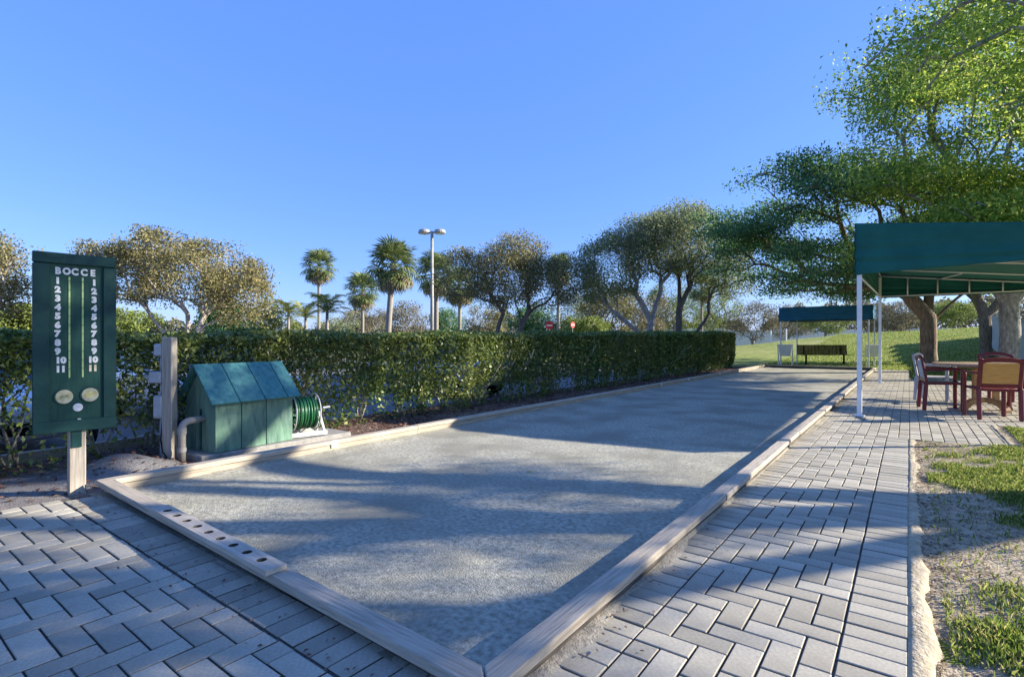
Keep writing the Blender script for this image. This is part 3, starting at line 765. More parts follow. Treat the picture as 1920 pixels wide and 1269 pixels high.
# ------------------------------------------------------------------ parked cars behind the hedge
def car(loc, rz, paint, label):
    t = thing('parked_car', loc, rz, label, 'car', 'cars parked behind the hedge')
    # x forward; half-profile stations (x, z_low, z_top, halfwidth)
    st = [(2.18,.36,.58,.62),(2.10,.26,.66,.74),(1.9,.22,.72,.82),(1.4,.20,.80,.88),(.9,.20,.86,.90),(.2,.20,.88,.905),(-.7,.20,.89,.905),(-1.4,.20,.90,.89),(-1.9,.24,.88,.84),(-2.12,.30,.80,.76),(-2.2,.42,.72,.66)]
    v = []; K = 10
    for x, zl, zt, hw_ in st:
        sec = [(-hw_*.80,zl),(-hw_*.97,zl+.10),(-hw_,(zl+zt)/2),(-hw_*.97,zt-.07),(-hw_*.86,zt),(hw_*.86,zt),(hw_*.97,zt-.07),(hw_,(zl+zt)/2),(hw_*.97,zl+.10),(hw_*.80,zl)]
        v += [(x,a,b) for a, b in sec]
    f = [tuple(range(K)), tuple(range((len(st)-1)*K,len(st)*K))[::-1]]
    for i in range(len(st)-1):
        for j in range(K): f.append((i*K+j,i*K+(j+1)%K,(i+1)*K+(j+1)%K,(i+1)*K+j)[::-1])
    MB().add(v, f).build('body', paint, t, smooth=False).modifiers.new('b','SUBSURF').levels = 1
    rs = [(-1.75,.86,.80),(-1.05,1.34,.62),(-.55,1.385,.60),(.15,1.37,.60),(.55,1.27,.62),(1.05,.84,.78)]
    def strip(idx, nm, m, inner=False):
        v = []; 
        for i in idx:
            x, z, w_ = rs[i]; v += [(x,-w_,z),(x,w_,z)]
        return MB().add(v, [(2*k,2*k+2,2*k+3,2*k+1) for k in range(len(idx)-1)]).build(nm, m, t)
    strip([1,2,3,4], 'roof', paint); strip([4,5], 'windshield', 'glass'); strip([0,1], 'rear_window', 'glass')
    for s in (-1, 1):
        v = [(x, s*w_, z) for x, z, w_ in rs]
        MB().add(v, [tuple(range(6)) if s > 0 else tuple(range(6))[::-1]]).build('side_window', 'glass', t)
        MB().box((2.06,s*.55,.60), (.16,.26,.11), .03).build('headlight', 'rim', t)
        MB().lathe([(.09,0),(.09,.02)], 16, mx=Matrix.Rotation(PI/2,3,'Y')).build('fog_lamp', 'black', t, (2.11,s*.58,.38))
        MB().box((.75,s*.97,.92), (.10,.14,.10), .03).build('mirror', paint, t)
        for x in (1.35, -1.35):
            w_ = MB().lathe([(.20,-.10),(.30,-.10),(.32,-.06),(.32,.06),(.30,.10),(.20,.10)], 22, mx=Matrix.Rotation(PI/2,3,'X')).build('wheel', 'tyre', t, (x,s*.82,.32), smooth=True)
            MB().lathe([(.19,-.105),(.06,-.115)] if s > 0 else [(.06,.115),(.19,.105)], 18, mx=Matrix.Rotation(PI/2,3,'X')).build('rim', 'rim', w_)
    MB().box((2.13,0,.40), (.10,.8,.14), .02).build('grille', 'black', t)
    return t
car((-9.35,1.15,PARK), 0, 'car_white', 'white car nose-in behind the hedge at the scoreboard')
car((-9.5,3.95,PARK), 0, 'car_white', 'white car glimpsed through the hedge stems behind the green hut')
car((-9.6,9.4,PARK), PI, 'car_silver', 'silver car glimpsed through gaps low in the middle of the hedge')

# ------------------------------------------------------------------ hedge
def hedge():
    t = thing('clipped_hedge', (-6.22, 10.6, -.03), 0, 'long clipped dark green hedge along the left side of the court', 'hedge')
    rng = np.random.default_rng(5)
    y0, y1 = -2.2, 23.3; xf, xb = -5.72, -6.72
    def top(y): return 1.20+.27*np.clip((y-2)/21,0,1)
    N = 190000
    y = y0+(y1-y0)*rng.random(N)**1.45
    face = rng.random(N); u = rng.random(N)
    H = top(y)
    bumpf = .08*np.sin(y*3.1+1)+.05*np.sin(y*7.3)+.04*np.sin(y*13.7+2)
    x = np.empty(N); z = np.empty(N)
    a = face < .55; b = (face >= .55) & (face < .82); c = face >= .82
    z[a] = u[a]**.75*(H[a]); 
    lean = np.where(z < .5, (.5-z)*.25, 0)
    x[a] = (xf+bumpf*.6-np.abs(rng.normal(size=N)*.10)-lean)[a]
    x[b] = (xb+(xf-xb)*u)[b]; z[b] = (H-np.abs(rng.normal(size=N)*.05)+.022*np.sin(y*5)*np.cos(x*6)+.022*np.sin(y*2.1+x*3)+np.where(rng.random(N)<.03, .07*rng.random(N), 0))[b]
    x[c] = (xb+(xf-xb)*rng.random(N))[c]; z[c] = (.25+(H-.3)*u)[c]
    r = np.clip((x-(xf-.14))/.14,0,1)*np.clip((z-(H-.12))/.12,0,1); z -= .06*r      # rounded shoulder
    endr = np.clip((y-(y1-.35))/.35,0,1); x = np.where(endr>0, -6.22+(x+6.22)*np.sqrt(np.maximum(.04,1-endr**2*.8)), x); 
    # gaps: clumps of missing foliage low down
    gn = np.sin(y*2.3+z*3.1)+np.sin(y*4.9-z*4.0+1.3)+np.sin(y*9.1+z*7+.4)*.6
    zz = z/H
    prob = np.where(zz > .62, 1, np.where(zz > .32, np.clip(.85+gn*.30,.15,1), np.clip(.55+gn*.28,.06,1)))
    near = np.clip((3.4-y)/2.0,0,1); prob *= 1-near*np.where(zz < .72, .45, 0)
    farb = np.clip((y-9)/4,0,1); prob = np.maximum(prob, farb*np.where(zz > .10, .85, .2))
    keep = rng.random(N) < prob
    P = np.stack([x,y,z-.03],1)[keep]
    tang = np.stack([rng.normal(size=len(P))*.4+.4, rng.normal(size=len(P))*.6, rng.normal(size=len(P))*.5+.35],1)
    sz = .052+.028*np.clip(P[:,1]/20,0,1)
    V = leaf_quads(P-np.array([-6.22,10.6,-.03]), sz, rng, .30, .52, tang)
    ob('foliage', quads('foliage', V, 'leaf_hedge'), None, t)
    rg = random.Random(2); y = y0+.2
    while y < y1-.2:
        mb = MB(); bx = -6.2+rg.uniform(-.18,.25)
        for s in range(rg.randint(3,5)):
            a = rg.uniform(-.5,.5); b = rg.uniform(-.25,.5); hh = rg.uniform(.7,1.05); p0 = Vector((bx+6.22+rg.uniform(-.05,.05), y-10.6+rg.uniform(-.05,.05), -.02))
            pts = [p0]
            for k in range(1,6): pts.append(p0+Vector((b*hh*(k/5)**1.3+rg.uniform(-.03,.03), a*hh*k/5+rg.uniform(-.03,.03), hh*k/5)))
            r0 = rg.uniform(.010,.020); mb.tube(pts, [r0*(1-.13*k) for k in range(6)], 6)
            for k in (2,3,4):
                q = pts[k]; mb.tube([q, q+Vector((rg.uniform(-.1,.25),rg.uniform(-.25,.25),rg.uniform(.05,.25)))], [r0*.5,r0*.3], 5)
        mb.build('stem', 'bark_pale' if rg.random()<.5 else 'bark_grey', t, smooth=True)
        y += rg.uniform(.42,.60)
hedge()

# leaf litter on the bed (uncountable)
rng = np.random.default_rng(8); N = 11000
yy = -1.0+rng.random(N)**1.7*24; xx = -6.5+1.75*rng.random(N)
zz = np.array([bed_z(a,b) for a, b in zip(xx,yy)])+.008+.012*rng.random(N)
keep = ~((xx > -5.85) & (yy > 2.05) & (yy < 3.85)) & ~((xx>-5.9)&(yy<1.95)&(rng.random(N)<.75))
P = np.stack([xx,yy,zz],1)[keep]
zg = np.array([grav_z(a,b) if (-6.1<a<-4.72 and b<2.02) else -9 for a,b in P[:,:2]]); P[:,2] = np.maximum(P[:,2], zg+.008)
lit = ob('leaf_litter', quads('leaf_litter', leaf_quads(P, .05, rng, .72, .45), 'litter'))
tag(lit, 'dry red brown leaf litter and mulch below the hedge', 'leaf litter', kind='stuff')

N = 240
xx = np.where(np.arange(N)%2==0, -4.6+3.5*rng.random(N), -.95+.12*np.abs(rng.normal(size=N)))
yy = np.where(np.arange(N)%2==0, 1.16-.10*np.abs(rng.normal(size=N)), 1.4+7*rng.random(N)**1.5)
P = np.stack([xx,yy,.004+.008*rng.random(N)],1)
fl = ob('fallen_leaves', quads('fallen_leaves', leaf_quads(P, .019, rng, .75, .5), 'litter'))
tag(fl, 'small dry leaves caught along the foot of the court boards', 'fallen leaves', kind='stuff')

# ------------------------------------------------------------------ grass blades on the verge and lawn
def blades(name, P, h, rng, label, wid=.006):
    N = len(P); a = rng.random(N)*2*PI; hh = h*(.5+rng.random(N)); l = rng.random(N)*.7
    d = np.stack([np.cos(a),np.sin(a),0*a],1); s = np.stack([-np.sin(a),np.cos(a),0*a],1)*(wid*(.6+.8*rng.random(N)))[:,None]
    up_ = np.array([0,0,1.])
    mid = P+d*(l*hh*.25)[:,None]+up_*(hh*.6)[:,None]; tip = P+d*(l*hh*.9)[:,None]+up_*(hh*(1-.25*l))[:,None]
    V = np.stack([P-s, P+s, mid+s*.8, tip, mid-s*.8],1)
    o = ob(name, quads(name, V, 'blade', 5)); tag(o, label, 'grass', kind='stuff')
rng = np.random.default_rng(3)
N = 420000
x = .12+4.5*rng.random(N)**1.3; y = 1.0+8.0*rng.random(N)
f = np.sin(x*5.1+y*2.2)+np.sin(x*2.3-y*4.7+1)+.8*np.sin(x*11+y*9.3)+.7*np.sin(x*17-y*13.1)
cov = np.clip((x-.30-.16*np.sin(y*1.9+.5))*1.9,-1.2,1.5)+f*.27
cov = np.where(y>7.3, cov-.9*np.clip((.95-x)*6,0,1)-.1, cov)
keep = (rng.random(N) < np.clip(cov,0.02,1)) & ~((y>7.35)&(x<.95)) & ~((y>9.05))
x, y = x[keep], y[keep]
P = np.stack([x,y,[soil_z(a,b)-.004 for a,b in zip(x,y)]],1)
blades('verge_grass', P, .034, rng, 'patchy bright green grass on the sandy verge right of the path', .0021)
N = 110000
x = -5.5+22*rng.random(N); y = 19.3+40*rng.random(N)**1.5
keep = ~((x<.1)&(y<24.4)) & ~((x<-4.8)&(y<26.6))
x, y = x[keep], y[keep]
P = np.stack([x,y,[lawn_z(a,b) for a,b in zip(x,y)]],1)
blades('lawn_grass', P, .07, rng, 'mown green lawn beyond the court and terrace', .016)

N = 30000                                       # dry stems and crumbs lying on the bare sand
x = .05+3.6*rng.random(N)**1.4; y = 1.2+7.9*rng.random(N)
keep = ~((y>7.3)&(x<.95)); x, y = x[keep], y[keep]
P = np.stack([x,y,[soil_z(a,b)+.004 for a,b in zip(x,y)]],1)
dl = ob('dry_debris', quads('dry_debris', leaf_quads(P, .022, rng, .8, .26), 'debris'))
tag(dl, 'dry grass stems and crumbs scattered over the sandy verge', 'debris', kind='stuff')

# ------------------------------------------------------------------ trees
def skeleton(paths, targets, bf, rng, seg=.35, wig=.06):
    """paths: start polylines from the root; targets attach greedily (short wire + short path)"""
    MAXN = 20000
    P = np.zeros((MAXN,3)); par = np.full(MAXN,-1); pl = np.zeros(MAXN); ok = np.zeros(MAXN,bool); D = np.zeros((MAXN,3)); D[0,2] = 1; n = 0
    P[0] = paths[0][0]; n = 1
    for pth in paths:
        prev = 0
        for k in range(1,len(pth)):
            a, b = np.array(pth[k-1]), np.array(pth[k]); m = max(1,int(np.linalg.norm(b-a)/seg))
            for j in range(1,m+1):
                P[n] = a+(b-a)*j/m+(rng.normal(size=3)*wig*.25); par[n] = prev; pl[n] = pl[prev]+np.linalg.norm(P[n]-P[prev]); ok[n] = (k == len(pth)-1 and j >= m*.5); D[n] = (b-a)/np.linalg.norm(b-a); prev = n; n += 1
    ends = []
    c0 = np.mean([p[-1] for p in paths],axis=0)
    for t in targets[np.argsort(np.linalg.norm(targets-c0,axis=1))]:
        d = np.linalg.norm(P[:n]-t,axis=1); up = np.clip(P[:n,2]-t[2]-.15,0,None)
        cs = np.sum((t-P[:n])*D[:n],axis=1)/(d+1e-6); cost = d*(1+.55*np.clip(.75-cs,0,2))+bf*pl[:n]+up*1.2; cost[~ok[:n]] = 1e9
        j = int(np.argmin(cost)); L = d[j]
        if L < .08: continue
        m = max(1,int(L/seg)); a = P[j].copy(); prev = j; side = rng.normal(size=3)*wig*L
        for k in range(1,m+1):
            u = k/m; P[n] = a+(t-a)*u+side*math.sin(PI*u)+np.array([0,0,.10*L*math.sin(PI*u)])*1.0+(rng.normal(size=3)*wig*.35 if k<m else 0)
            par[n] = prev; pl[n] = pl[prev]+np.linalg.norm(P[n]-P[prev]); ok[n] = True; q_ = P[n]-P[prev]; D[n] = q_/(np.linalg.norm(q_)+1e-9); prev = n; n += 1
            if n >= MAXN-50: break
        ends.append(prev)
        if n >= MAXN-50: break
    return P[:n], par[:n], ends
def wood_mesh(P, par, r_trunk, tip=.006, ex=1.95, sides=(9,5), flare=1.5):
    n = len(P); ch = [[] for _ in range(n)]
    for i in range(1,n): ch[par[i]].append(i)
    rad = np.zeros(n)
    for i in range(n-1,-1,-1):
        rad[i] = (sum(rad[c]**ex for c in ch[i]))**(1/ex) if ch[i] else tip
        if ch[i] and len(ch[i]) == 1: rad[i] *= 1.004
    k = r_trunk/rad[0]
    rad = np.maximum(rad*k, .004)
    mb = MB(); st = [(0,-1)]
    while st:
        i, p = st.pop(); chain = [p, i] if p >= 0 else [i]
        while ch[i]:
            c = sorted(ch[i], key=lambda q: -rad[q]); st += [(q,i) for q in c[1:]]; i = c[0]; chain.append(i)
        if len(chain) < 2: continue
        rr = [rad[q] for q in chain]
        if p >= 0: rr[0] = min(rr[0], rr[1]*1.25)
        else: rr[0] *= flare; rr[1] *= (1+(flare-1)*.35)
        mb.tube([P[q] for q in chain], rr, sides[0] if rr[0] > .05 else sides[1], False)
    return mb.mesh('trunk', True)
def lobe_pts(lobes, N, rng, shell=.5):
    vol = np.array([l[3]*l[4]*l[5] for l in lobes]); w = vol**.8/np.sum(vol**.8); out = []
    for l, k in zip(lobes, w):
        m = max(3,int(N*k)); d = unit(rng.normal(size=(m,3))); r = rng.random(m)**(1/3.)*(1-shell)+shell*(.75+.28*rng.random(m))
        out.append(np.array(l[:3])+d*r[:,None]*np.array(l[3:]))
    return np.concatenate(out)
def tree(name, label, base, tr, paths, lobes, nt, nl, ls, leafm, bark, seed, sig=(.30,.14), bf=.42, group=None, up=.1, shell=.5, wig=.06, asp=.5, seg=.35, cat='tree', flare=1.4, extra=None):
    rng = np.random.default_rng(seed)
    t = thing(name, base, 0, label, cat, group)
    T = lobe_pts(lobes, nt, rng, shell)
    P, par, ends = skeleton([[np.array(p,float) for p in q] for q in paths], T, bf, rng, seg, wig)
    ob('trunk', wood_mesh(P, par, tr, flare=flare), bark, t)
    E = P[ends]; per = rng.gamma(1.25, 1, len(E)); idx = rng.choice(len(E), nl, p=per/per.sum())
    clump = E[idx]+np.clip(rng.normal(size=(nl,3)),-1.55,1.55)*np.array([sig[0],sig[0],sig[1]])
    V = leaf_quads(clump, np.full(nl, ls), rng, up, asp)
    ob('crown', quads('crown', V, leafm), None, t)
    return t

Z = np.zeros
# -- the tree left behind the scoreboard: wide, thin, tan-olive, pale stems
b = at(348,21); b.z = -.25
tree('broad_tree', 'wide tan leaved tree with pale forked stems just right of the scoreboard', b, .16,
     [[(0,0,0),(-.1,-.1,.9),(-1.0,-.7,2.1)],[(0,0,0),(.1,.1,.9),(.5,.5,2.3)],[(0,0,0),(-.1,.1,.9),(-.3,.2,2.4)]],
     [(.5,.3,3.9,2.6,2.6,1.35),(-1.8,-1.3,4.0,1.9,1.9,1.2),(1.6,1.2,3.2,1.5,1.6,1.3),(-.8,-.6,4.9,1.8,1.8,.7),(-3.0,-2.2,4.4,1.0,1.0,.8)],
     560, 36000, .10, 'leaf_olive', 'bark_pale', 11, (.25,.19), shell=.45, wig=.05)
b = at(-30,20); b.z = -.25
tree('edge_tree', 'tan leaved tree cut off by the left edge of the picture', b, .2,
     [[(0,0,0),(0,0,1.6)]], [(0,0,3.9,1.5,1.5,1.5),(-.8,-.6,4.2,1.5,1.5,1.2),(.5,.4,3.0,.8,.8,.7)], 200, 16000, .10, 'leaf_olive', 'bark_grey', 12, (.30,.22), wig=.05)
b = at(950,27); b.z = -.25
tree('live_oak', 'dark branched oak with rusty green crown right of the lamp pole', b, .17,
     [[(0,0,0),(.0,0,.7),(-.5,-.4,2.2)],[(0,0,0),(.1,.1,.7),(.7,.6,2.4)],[(0,0,0),(.1,.1,.7),(1.3,1.0,2.0)]],
     [(0,0,4.7,2.0,2.0,1.8),(.5,.4,5.9,1.3,1.3,.9),(1.7,1.3,4.2,1.5,1.4,1.3),(-1.8,-1.4,4.6,1.3,1.3,1.4),(2.4,1.8,5.0,.8,.8,.7)],
     600, 33000, .105, 'leaf_oak', 'bark_dark', 13, (.27,.20), wig=.05)
b = at(1216,27); b.z = -.1
tree('spreading_tree', 'spreading grey green tree with thick leaning trunk left of the twin dark trunks', b, .22,
     [[(0,0,0),(-.1,-.1,1.3),(-1.5,-1.1,2.7)],[(0,0,0),(0,0,1.3),(.3,.2,2.9)],[(0,0,0),(0,0,1.2),(.9,.7,2.6)]],
     [(-1.6,-1.2,4.9,1.8,1.8,1.9),(.3,.2,5.9,2.0,2.0,1.6),(-.4,-.3,6.6,1.8,1.8,.8),(-2.4,-1.8,4.1,1.0,1.0,1.2)],
     660, 31000, .10, 'leaf_grey', 'bark_grey', 14, (.26,.20), wig=.055)
b = at(1276,27.5); b.z = -.1
tree('domed_tree', 'domed grey green tree on twin dark trunks near the far end of the hedge', b, .19,
     [[(0,0,0),(-.15,-.1,1.2),(-.5,-.3,3.0)],[(.35,.25,0),(.5,.4,1.3),(1.2,.9,2.6)],[(0,0,0),(-.1,-.1,1.2),(-.1,.2,3.3)]],
     [(.3,.2,6.2,2.5,2.5,1.9),(1.5,1.1,5.3,1.7,1.7,1.7),(-.8,-.6,7.0,1.5,1.5,1.0),(2.3,1.7,4.2,1.0,1.0,1.0),(.2,.2,7.7,1.3,1.3,.6)],
     680, 36000, .10, 'leaf_grey', 'bark_dark', 15, (.26,.20), wig=.055)
# -- big shade trees on the right, layered feathery foliage
def layers(c, rx, n, z0, z1, rng, rmin=1.1, rmax=1.9):
    out = []
    for k in range(n):
        a = rng.uniform(0,2*PI); r = rx*math.sqrt(rng.random()); z = z0+(z1-z0)*rng.random()
        r *= math.sqrt(max(.1,1-((z-(z0*.6+z1*.4))/(z1-z0))**2*1.2)); s = rng.uniform(rmin,rmax)
        out.append((c[0]+r*math.cos(a), c[1]+r*math.sin(a), z, s, s, .30))
    return out
rg = random.Random(31)
b = at(1741,18.5); b.z = -.03
tree('layered_tree', 'dark green layered tree whose brown trunk shows under the large canopy', b, .30,
     [[(0,0,0),(0,0,1.9),(-.9,-.5,3.2)],[(0,0,0),(0,0,1.7),(1.0,.7,2.8)],[(0,0,0),(0,0,1.9),(0,.2,3.7)]],
     layers((-1.9,-1.1),4.7,56,3.0,6.9,rg,.9,1.5), 760, 88000, .10, 'leaf_dark', 'bark_brown', 16, (.46,.13), up=.15, shell=.2, wig=.05)
b = at(1893,14.6); b.z = -.03
tree('shade_tree', 'tall bright green shade tree with mottled grey trunk behind the table', b, .36,
     [[(0,0,0),(0,0,2.2),(-1.0,-.6,3.9)],[(0,0,0),(0,0,2.2),(.7,-.9,4.0)],[(0,0,0),(0,0,2.4),(.4,.8,4.4)]],
     layers((.6,-.3),4.3,84,3.2,9.6,rg,.9,1.6), 860, 150000, .095, 'leaf_bright', 'bark_grey', 17, (.46,.18), up=.1, shell=.2, wig=.05)
b = at(1850,26); b.z = .02
tree('rear_tree', 'tree with reddish brown trunk standing before the beige wall', b, .31,
     [[(0,0,0),(-.1,0,2.4),(-.5,.2,3.6)],[(0,0,0),(0,0,2.3),(.9,.4,3.6)]],
     layers((0,0),4.2,22,3.4,6.8,rg), 220, 14000, .16, 'leaf_dark', 'bark_brown', 18, (.36,.12), up=.1, shell=.2)
# the tree standing just right of the picture; its crown reaches in at the top right and shades the path and court
b = Vector((5.35,8.55,-.03))
tree('overhanging_tree', 'bright green tree whose branch reaches in at the top right corner', b, .31,
     [[(0,0,0),(0,0,2.2),(-1.3,.6,4.0)],[(0,0,0),(0,0,2.2),(1.2,-.6,4.2)],[(0,0,0),(0,0,2.4),(0,0,4.6)]],
     layers((-.7,.2),3.7,26,4.0,7.6,rg)+[(-4.0,2.5,7.0,1.3,1.3,.4),(-3.6,1.9,6.2,1.1,1.1,.35),(-4.4,3.3,5.9,1.2,1.2,.35),(-3.2,3.4,6.6,1.4,1.4,.5),(-3.4,2.6,5.4,1.0,1.0,.3)], 620, 95000, .062, 'leaf_bright', 'bark_grey', 19, (.34,.12), up=.1, shell=.2)

# ------------------------------------------------------------------ palms
def fan_mesh(m, seed, R=.95, dry=False):
    rg = random.Random(seed); mb = MB(); n = 22
    mb.tube([(0,0,0),(R*.45,0,.05),(R*.85,0,.02)], [.022,.016,.010], 5)
    c = Vector((R*.85,0,.02))
    for k in range(n):
        a = (k/(n-1)-.5)*R_(250); L = R*(.85+.25*rg.random())*(1 if abs(a)<1.6 else .8)
        d = Vector((math.cos(a),math.sin(a),0)); s = Vector((-d.y,d.x,0))*.042
        dr = .25+.5*rg.random()+(.5 if dry else 0)
        p1 = c+d*L*.55+Vector((0,0,.03-.10*dr*L)); p2 = c+d*L*(.96-.2*dr)+Vector((0,0,-.42*dr*L))
        mb.add([c, p1-s+Vector((0,0,.02)), p2, p1+s+Vector((0,0,.02))], [(0,1,2,3)])
    me = mb.mesh('frond'); me.materials.append(M[m]); return me
FG = [fan_mesh('frond_green', k) for k in range(3)]; FD = [fan_mesh('frond_dry', k+9, dry=True) for k in range(2)]
def sabal(px, dep, ytop, sc, label, seed, tr=.15, lean=0.0, dry=8, nf=34, ybase=-.25):
    rg = random.Random(seed); b = at(px, dep); b.z = ybase; zt = EYE+(HOR-ytop)/FPX*dep-sc*1.05-ybase
    t = thing('sabal_palm', b, rg.uniform(0,6), label, 'palm', 'fan palms beyond the hedge')
    pts = [(lean*math.sin(k/8*PI)*.5, lean*(k/8)**2, zt*k/8) for k in range(9)]
    MB().tube(pts, [tr*(1.25-.3*min(1,k/3)) for k in range(9)], 10).build('trunk', 'palm_trunk', t, smooth=True)
    c = Vector(pts[-1])
    for k in range(nf+dry):
        d = k >= nf; u = k/nf
        pit = R_(82)-R_(138)*u**.9 if not d else R_(-32-34*rg.random())
        o = ob('frond', rg.choice(FD) if d else rg.choice(FG), None, t, c+Vector((0,0,.10*(1-u) if not d else -.12)), (rg.uniform(-.3,.3), -pit, k*2.399+rg.uniform(-.2,.2)))
        o.scale = (sc*(.80 if d else rg.uniform(.72,.92)),)*3
    return t
sabal(598,46,470,1.35,'slender fan palm with a round crown, leftmost of the tall palms',1,.13)
sabal(726,30,455,1.30,'tall fan palm with a full two tiered crown left of the lamp pole',2,.17,lean=.35,nf=46,dry=14)
sabal(680,40,516,1.20,'short fan palm just left of the two tiered palm',3,.12)
sabal(818,35,478,1.28,'fan palm directly behind the lamp pole',4,.16)
sabal(862,38,505,1.2,'fan palm with yellowing fronds between lamp pole and oak',5,.13,dry=14)
sabal(1047,44,478,1.2,'thin trunked palm standing between the two red signs',6,.15)
sabal(1112,50,520,1.2,'far palm with pale trunk right of the red signs',7,.11)
sabal(1316,48,515,1.2,'far palm with pale trunk right of the twin trunks',8,.11)
def feather_mesh(seed):
    rg = random.Random(seed); mb = MB(); pts = []; n = 16; L = 2.0
    for k in range(n+1):
        u = k/n; pts.append(Vector((L*(u-.22*u*u*u), 0, .55*u-1.15*u**2.6)))
    mb.tube(pts, [.022*(1-.8*k/n) for k in range(n+1)], 5)
    for k in range(2,n+1):
        for s in (-1,1):
            for h in (0,.5):
                p = pts[k]*(1-h)+pts[k-1]*h; l = .52*math.sin(PI*min(1,.18+k/n*.80))+.08
                d = Vector((.45,s*.85,-.28+rg.uniform(-.15,.15))).normalized()*l; w_ = Vector((.022,0,0))
                mb.add([p-w_,p+d*.5-w_+Vector((0,0,.02)),p+d,p+d*.5+w_,p+w_],[(0,1,2,3,4)])
    me = mb.mesh('frond'); me.materials.append(M['frond_yellow']); return me
FF = [feather_mesh(1), feather_mesh(2)]
def feather(px, dep, ytop, sc, label, seed):
    rg = random.Random(seed); b = at(px, dep); b.z = -.25; zt = EYE+(HOR-ytop)/FPX*dep-sc*.9+.25
    t = thing('feather_palm', b, 0, label, 'palm', 'feather palms beyond the hedge')
    MB().tube([(0,0,0),(.05,0,zt*.5),(0,.05,zt)], [.13,.10,.08], 8).build('trunk', 'palm_trunk', t, smooth=True)
    for k in range(13):
        o = ob('frond', rg.choice(FF), None, t, (0,.05,zt), (0, -R_(rg.uniform(-5,62)), k*2.399)); o.scale = (sc*rg.uniform(.85,1.1),)*3
feather(612,30,558,.95,'yellow green feather palm right of the slender fan palm',1)
feather(572,33,570,.95,'low feather palm left of the slender fan palm',2)
feather(540,36,566,.9,'feather palm at the right foot of the broad tan tree',3)

# ------------------------------------------------------------------ low background growth
def bush(px, dep, ytop, wid, leafm, label, seed, nl=2600, name='background_shrub', ls=.2, flat=.9):
    b = at(px, dep); b.z = -.25 if px < 1340 else lawn_z(b.x,b.y)-.05; H = EYE+(HOR-ytop)/FPX*dep-b.z; w_ = wid/FPX*dep/2
    rg = random.Random(seed)
    lob = [(0,0,H*.55,w_*.62,w_*.62,H*.42)]+[(rg.uniform(-.55,.55)*w_,rg.uniform(-.55,.55)*w_,H*rg.uniform(.35,.72),w_*.45,w_*.45,H*.27) for _ in range(5)]
    tree(name, label, b, .06+H*.018, [[(0,0,0),(0,0,H*.22)]], lob, 120, int(nl*2.4), ls*.85, leafm, 'bark_grey', seed, (w_*.11,H*.05), bf=.2, seg=.5, cat='shrub' if 'shrub' in name else 'tree', group='growth beyond the hedge')
bush(24,24,560,150,'leaf_light','light green shrub filling the gap left of the scoreboard',41,5200,ls=.17)
bush(255,32,568,130,'leaf_light','pale green shrub low behind the right edge of the scoreboard',42,3600)
bush(430,34,560,150,'leaf_dark','dark shrub below the right half of the broad tan tree',43,3600)
bush(498,40,552,120,'leaf_light','light shrub at the right foot of the broad tan tree',44,3000)
bush(640,62,585,120,'leaf_grey','low grey green shrub between the first two tall palms',45)
bush(762,58,560,130,'leaf_dusty','dusty tan bare tree between the two tiered palm and the lamp pole',46,2600,'background_tree')
bush(700,66,572,120,'leaf_dusty','dusty tan shrub behind the short fan palm',47)
bush(838,52,575,110,'leaf_dark','dark green shrub at the foot of the lamp pole',48)
bush(905,56,562,120,'leaf_oak','olive shrub under the left side of the oak',49)
bush(1018,48,566,130,'leaf_dark','dark green shrub behind the larger red sign',50,3400)
bush(1082,60,556,110,'leaf_grey','grey green shrub behind the smaller red sign',51)
bush(1138,50,530,150,'leaf_olive','tan olive tree between the red signs and the leaning trunk',52,4200,'background_tree')
bush(1105,44,588,90,'leaf_light','yellow green shrub right of the red signs',53)
bush(1195,55,535,130,'leaf_dusty','dusty tree behind the leaning trunk',54,3200,'background_tree')
bush(1255,58,520,120,'leaf_light','light green tree seen between the trunk forks',55,3200,'background_tree')
bush(1330,60,530,120,'leaf_light','light green tree right of the twin dark trunks',56,3000,'background_tree')
bush(1412,62,562,140,'leaf_dusty','grey brown bare tree left of the blue canopy',57,3600,'background_tree')
bush(1470,74,580,120,'leaf_dusty','small grey tree behind the left post of the blue canopy',58,2400,'background_tree')
bush(1548,62,576,110,'leaf_light','yellow green tree under the blue canopy in the distance',59,2600,'background_tree')
bush(1690,66,560,150,'leaf_dusty','dusty pink brown tree left of the brown trunk',60,3600,'background_tree')
bush(1790,60,556,150,'leaf_light','pale green tree between the brown trunk and the mottled trunk',61,3600,'background_tree')
bush(1640,70,568,120,'leaf_dusty','grey brown tree between the canopy posts',62,3000,'background_tree')

rng = np.random.default_rng(77); N = 60000         # the wood that closes the horizon, one mass at this distance
pxs = -250+2500*rng.random(N); dep = 96+16*rng.random(N)
topz = 4.6+1.5*np.sin(pxs*.021)+1.0*np.sin(pxs*.047+1)+.8*np.sin(pxs*.113+2)
lat = (pxs-960)/FPX*dep
P = np.stack([dep*FW[0]+lat*RT[0], dep*FW[1]+lat*RT[1], -.3+2.2*np.clip((pxs-1300)/200,0,1)+(topz+2.2*np.clip((pxs-1500)/200,0,1))*rng.random(N)**.8],1)
wd = ob('far_woods', quads('far_woods', leaf_quads(P, .62, rng, .1, .6), 'leaf_far'))
tag(wd, 'low olive tree line closing the horizon behind everything', 'woods', kind='stuff')

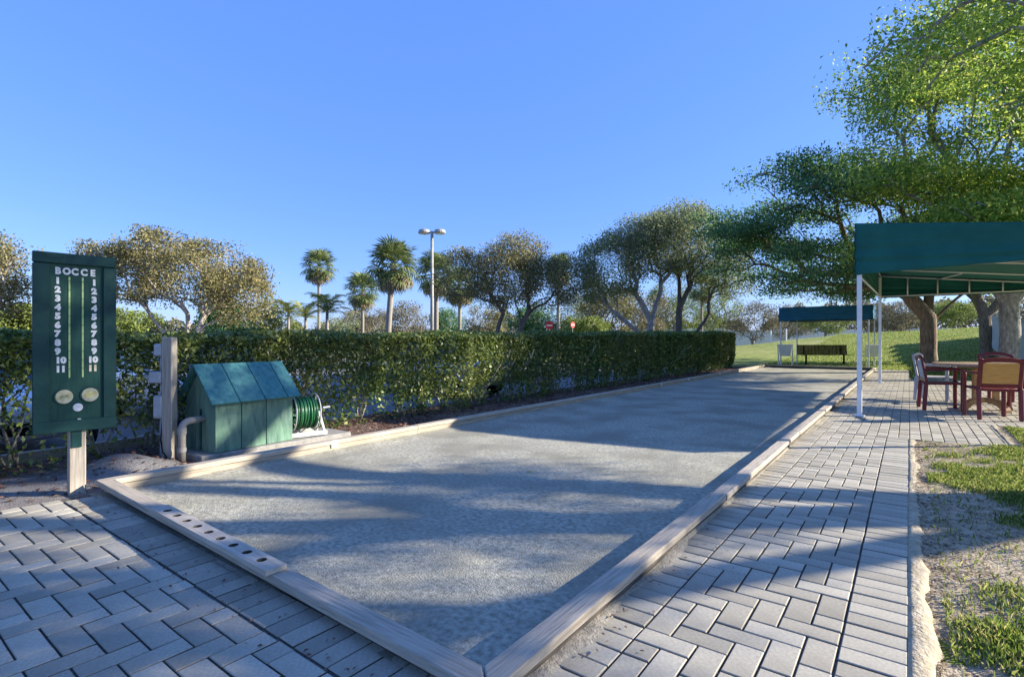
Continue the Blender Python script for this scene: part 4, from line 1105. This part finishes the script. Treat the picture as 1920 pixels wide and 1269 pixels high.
# ------------------------------------------------------------------ lamp pole, signs, walls, posts
b = at(810,31); b.z = -.25
lp = thing('lamp_pole', b, rF, 'tall grey car park lamp pole with two heads', 'lamp pole')
Hl = EYE+(HOR-434)/FPX*31+.25
MB().tube([(0,0,0),(0,0,Hl)], [.11,.085], 12).build('pole', 'lamp_grey', lp, smooth=True)
MB().box((0,0,.25), (.5,.5,.5), .04).build('footing', 'concrete', lp)
for s in (-1, 1):
    MB().box((s*.22,0,Hl-.05), (.45,.08,.08), .01).build('arm', 'lamp_grey', lp)
    h_ = MB().lathe([(.10,.16),(.30,.10),(.36,-.06),(.34,-.10)], 18).build('lamp_head', 'lamp_grey', lp, (s*.46,0,Hl-.02)); 
    MB().lathe([(.30,-.105),(.30,-.12),(.12,-.16)], 16).build('lens', 'white_metal', h_)
def redsign(px, dep, py, r, turn, label):
    b = at(px, dep); b.z = -.25; zc = EYE+(HOR-py)/FPX*dep+.25
    t = thing('round_road_sign', b, rF+turn, label, 'road sign')
    MB().tube([(0,.03,0),(0,.03,zc+r)], .03, 8).build('pole', 'lamp_grey', t)
    f_ = MB().lathe([(r,0),(r,.01)], 24, mx=Matrix.Rotation(PI/2,3,'X')).build('face', 'sign_red', t, (0,0,zc))
    MB().box((0,-.014,0), (r*1.4,.004,r*.32)).build('bar', 'sign_white', f_)
redsign(1030,36,610,.28,0,'larger round red road sign with white bar above the hedge')
redsign(1074,42,609,.25,.75,'smaller round red road sign turned away above the hedge')
wl = thing('beige_wall', (3.9,37,0), 0, 'beige block garden wall behind the trees at the right', 'wall')
for k in range(9):
    yc = 22.5+k*3.0; z = lawn_z(3.9,yc)
    boxob('wall_panel', (0, yc-37, z+.75), (.16,2.97,2.3), 'wall_beige', wl, .01); 
    boxob('wall_cap', (0, yc-37, z+1.93), (.22,2.99,.06), 'wall_beige', wl, .01)
fw = thing('pale_far_wall', at(1500,84), rF, 'long pale low wall in the distance beyond the lawn', 'wall')
for k in range(10): boxob('wall_panel', (-27+k*6.0,0,1.2), (5.98,.3,3.1+.25*(k%3)), 'wall_pale', fw, .02)
for px, lab in ((1445,'thin white post on the lawn left of the blue canopy'),(1474,'thin white post on the lawn behind the blue canopy')):
    b = at(px, 52); b.z = lawn_z(b.x,b.y)
    p_ = MB().tube([(0,0,-.1),(0,0,1.15),(0,0,1.2)], [.07,.07,.03], 8).build('marker_post', 'white_metal', None, b); tag(p_, lab, 'post')

S.render.engine = 'CYCLES'
print('objects', len(bpy.data.objects))
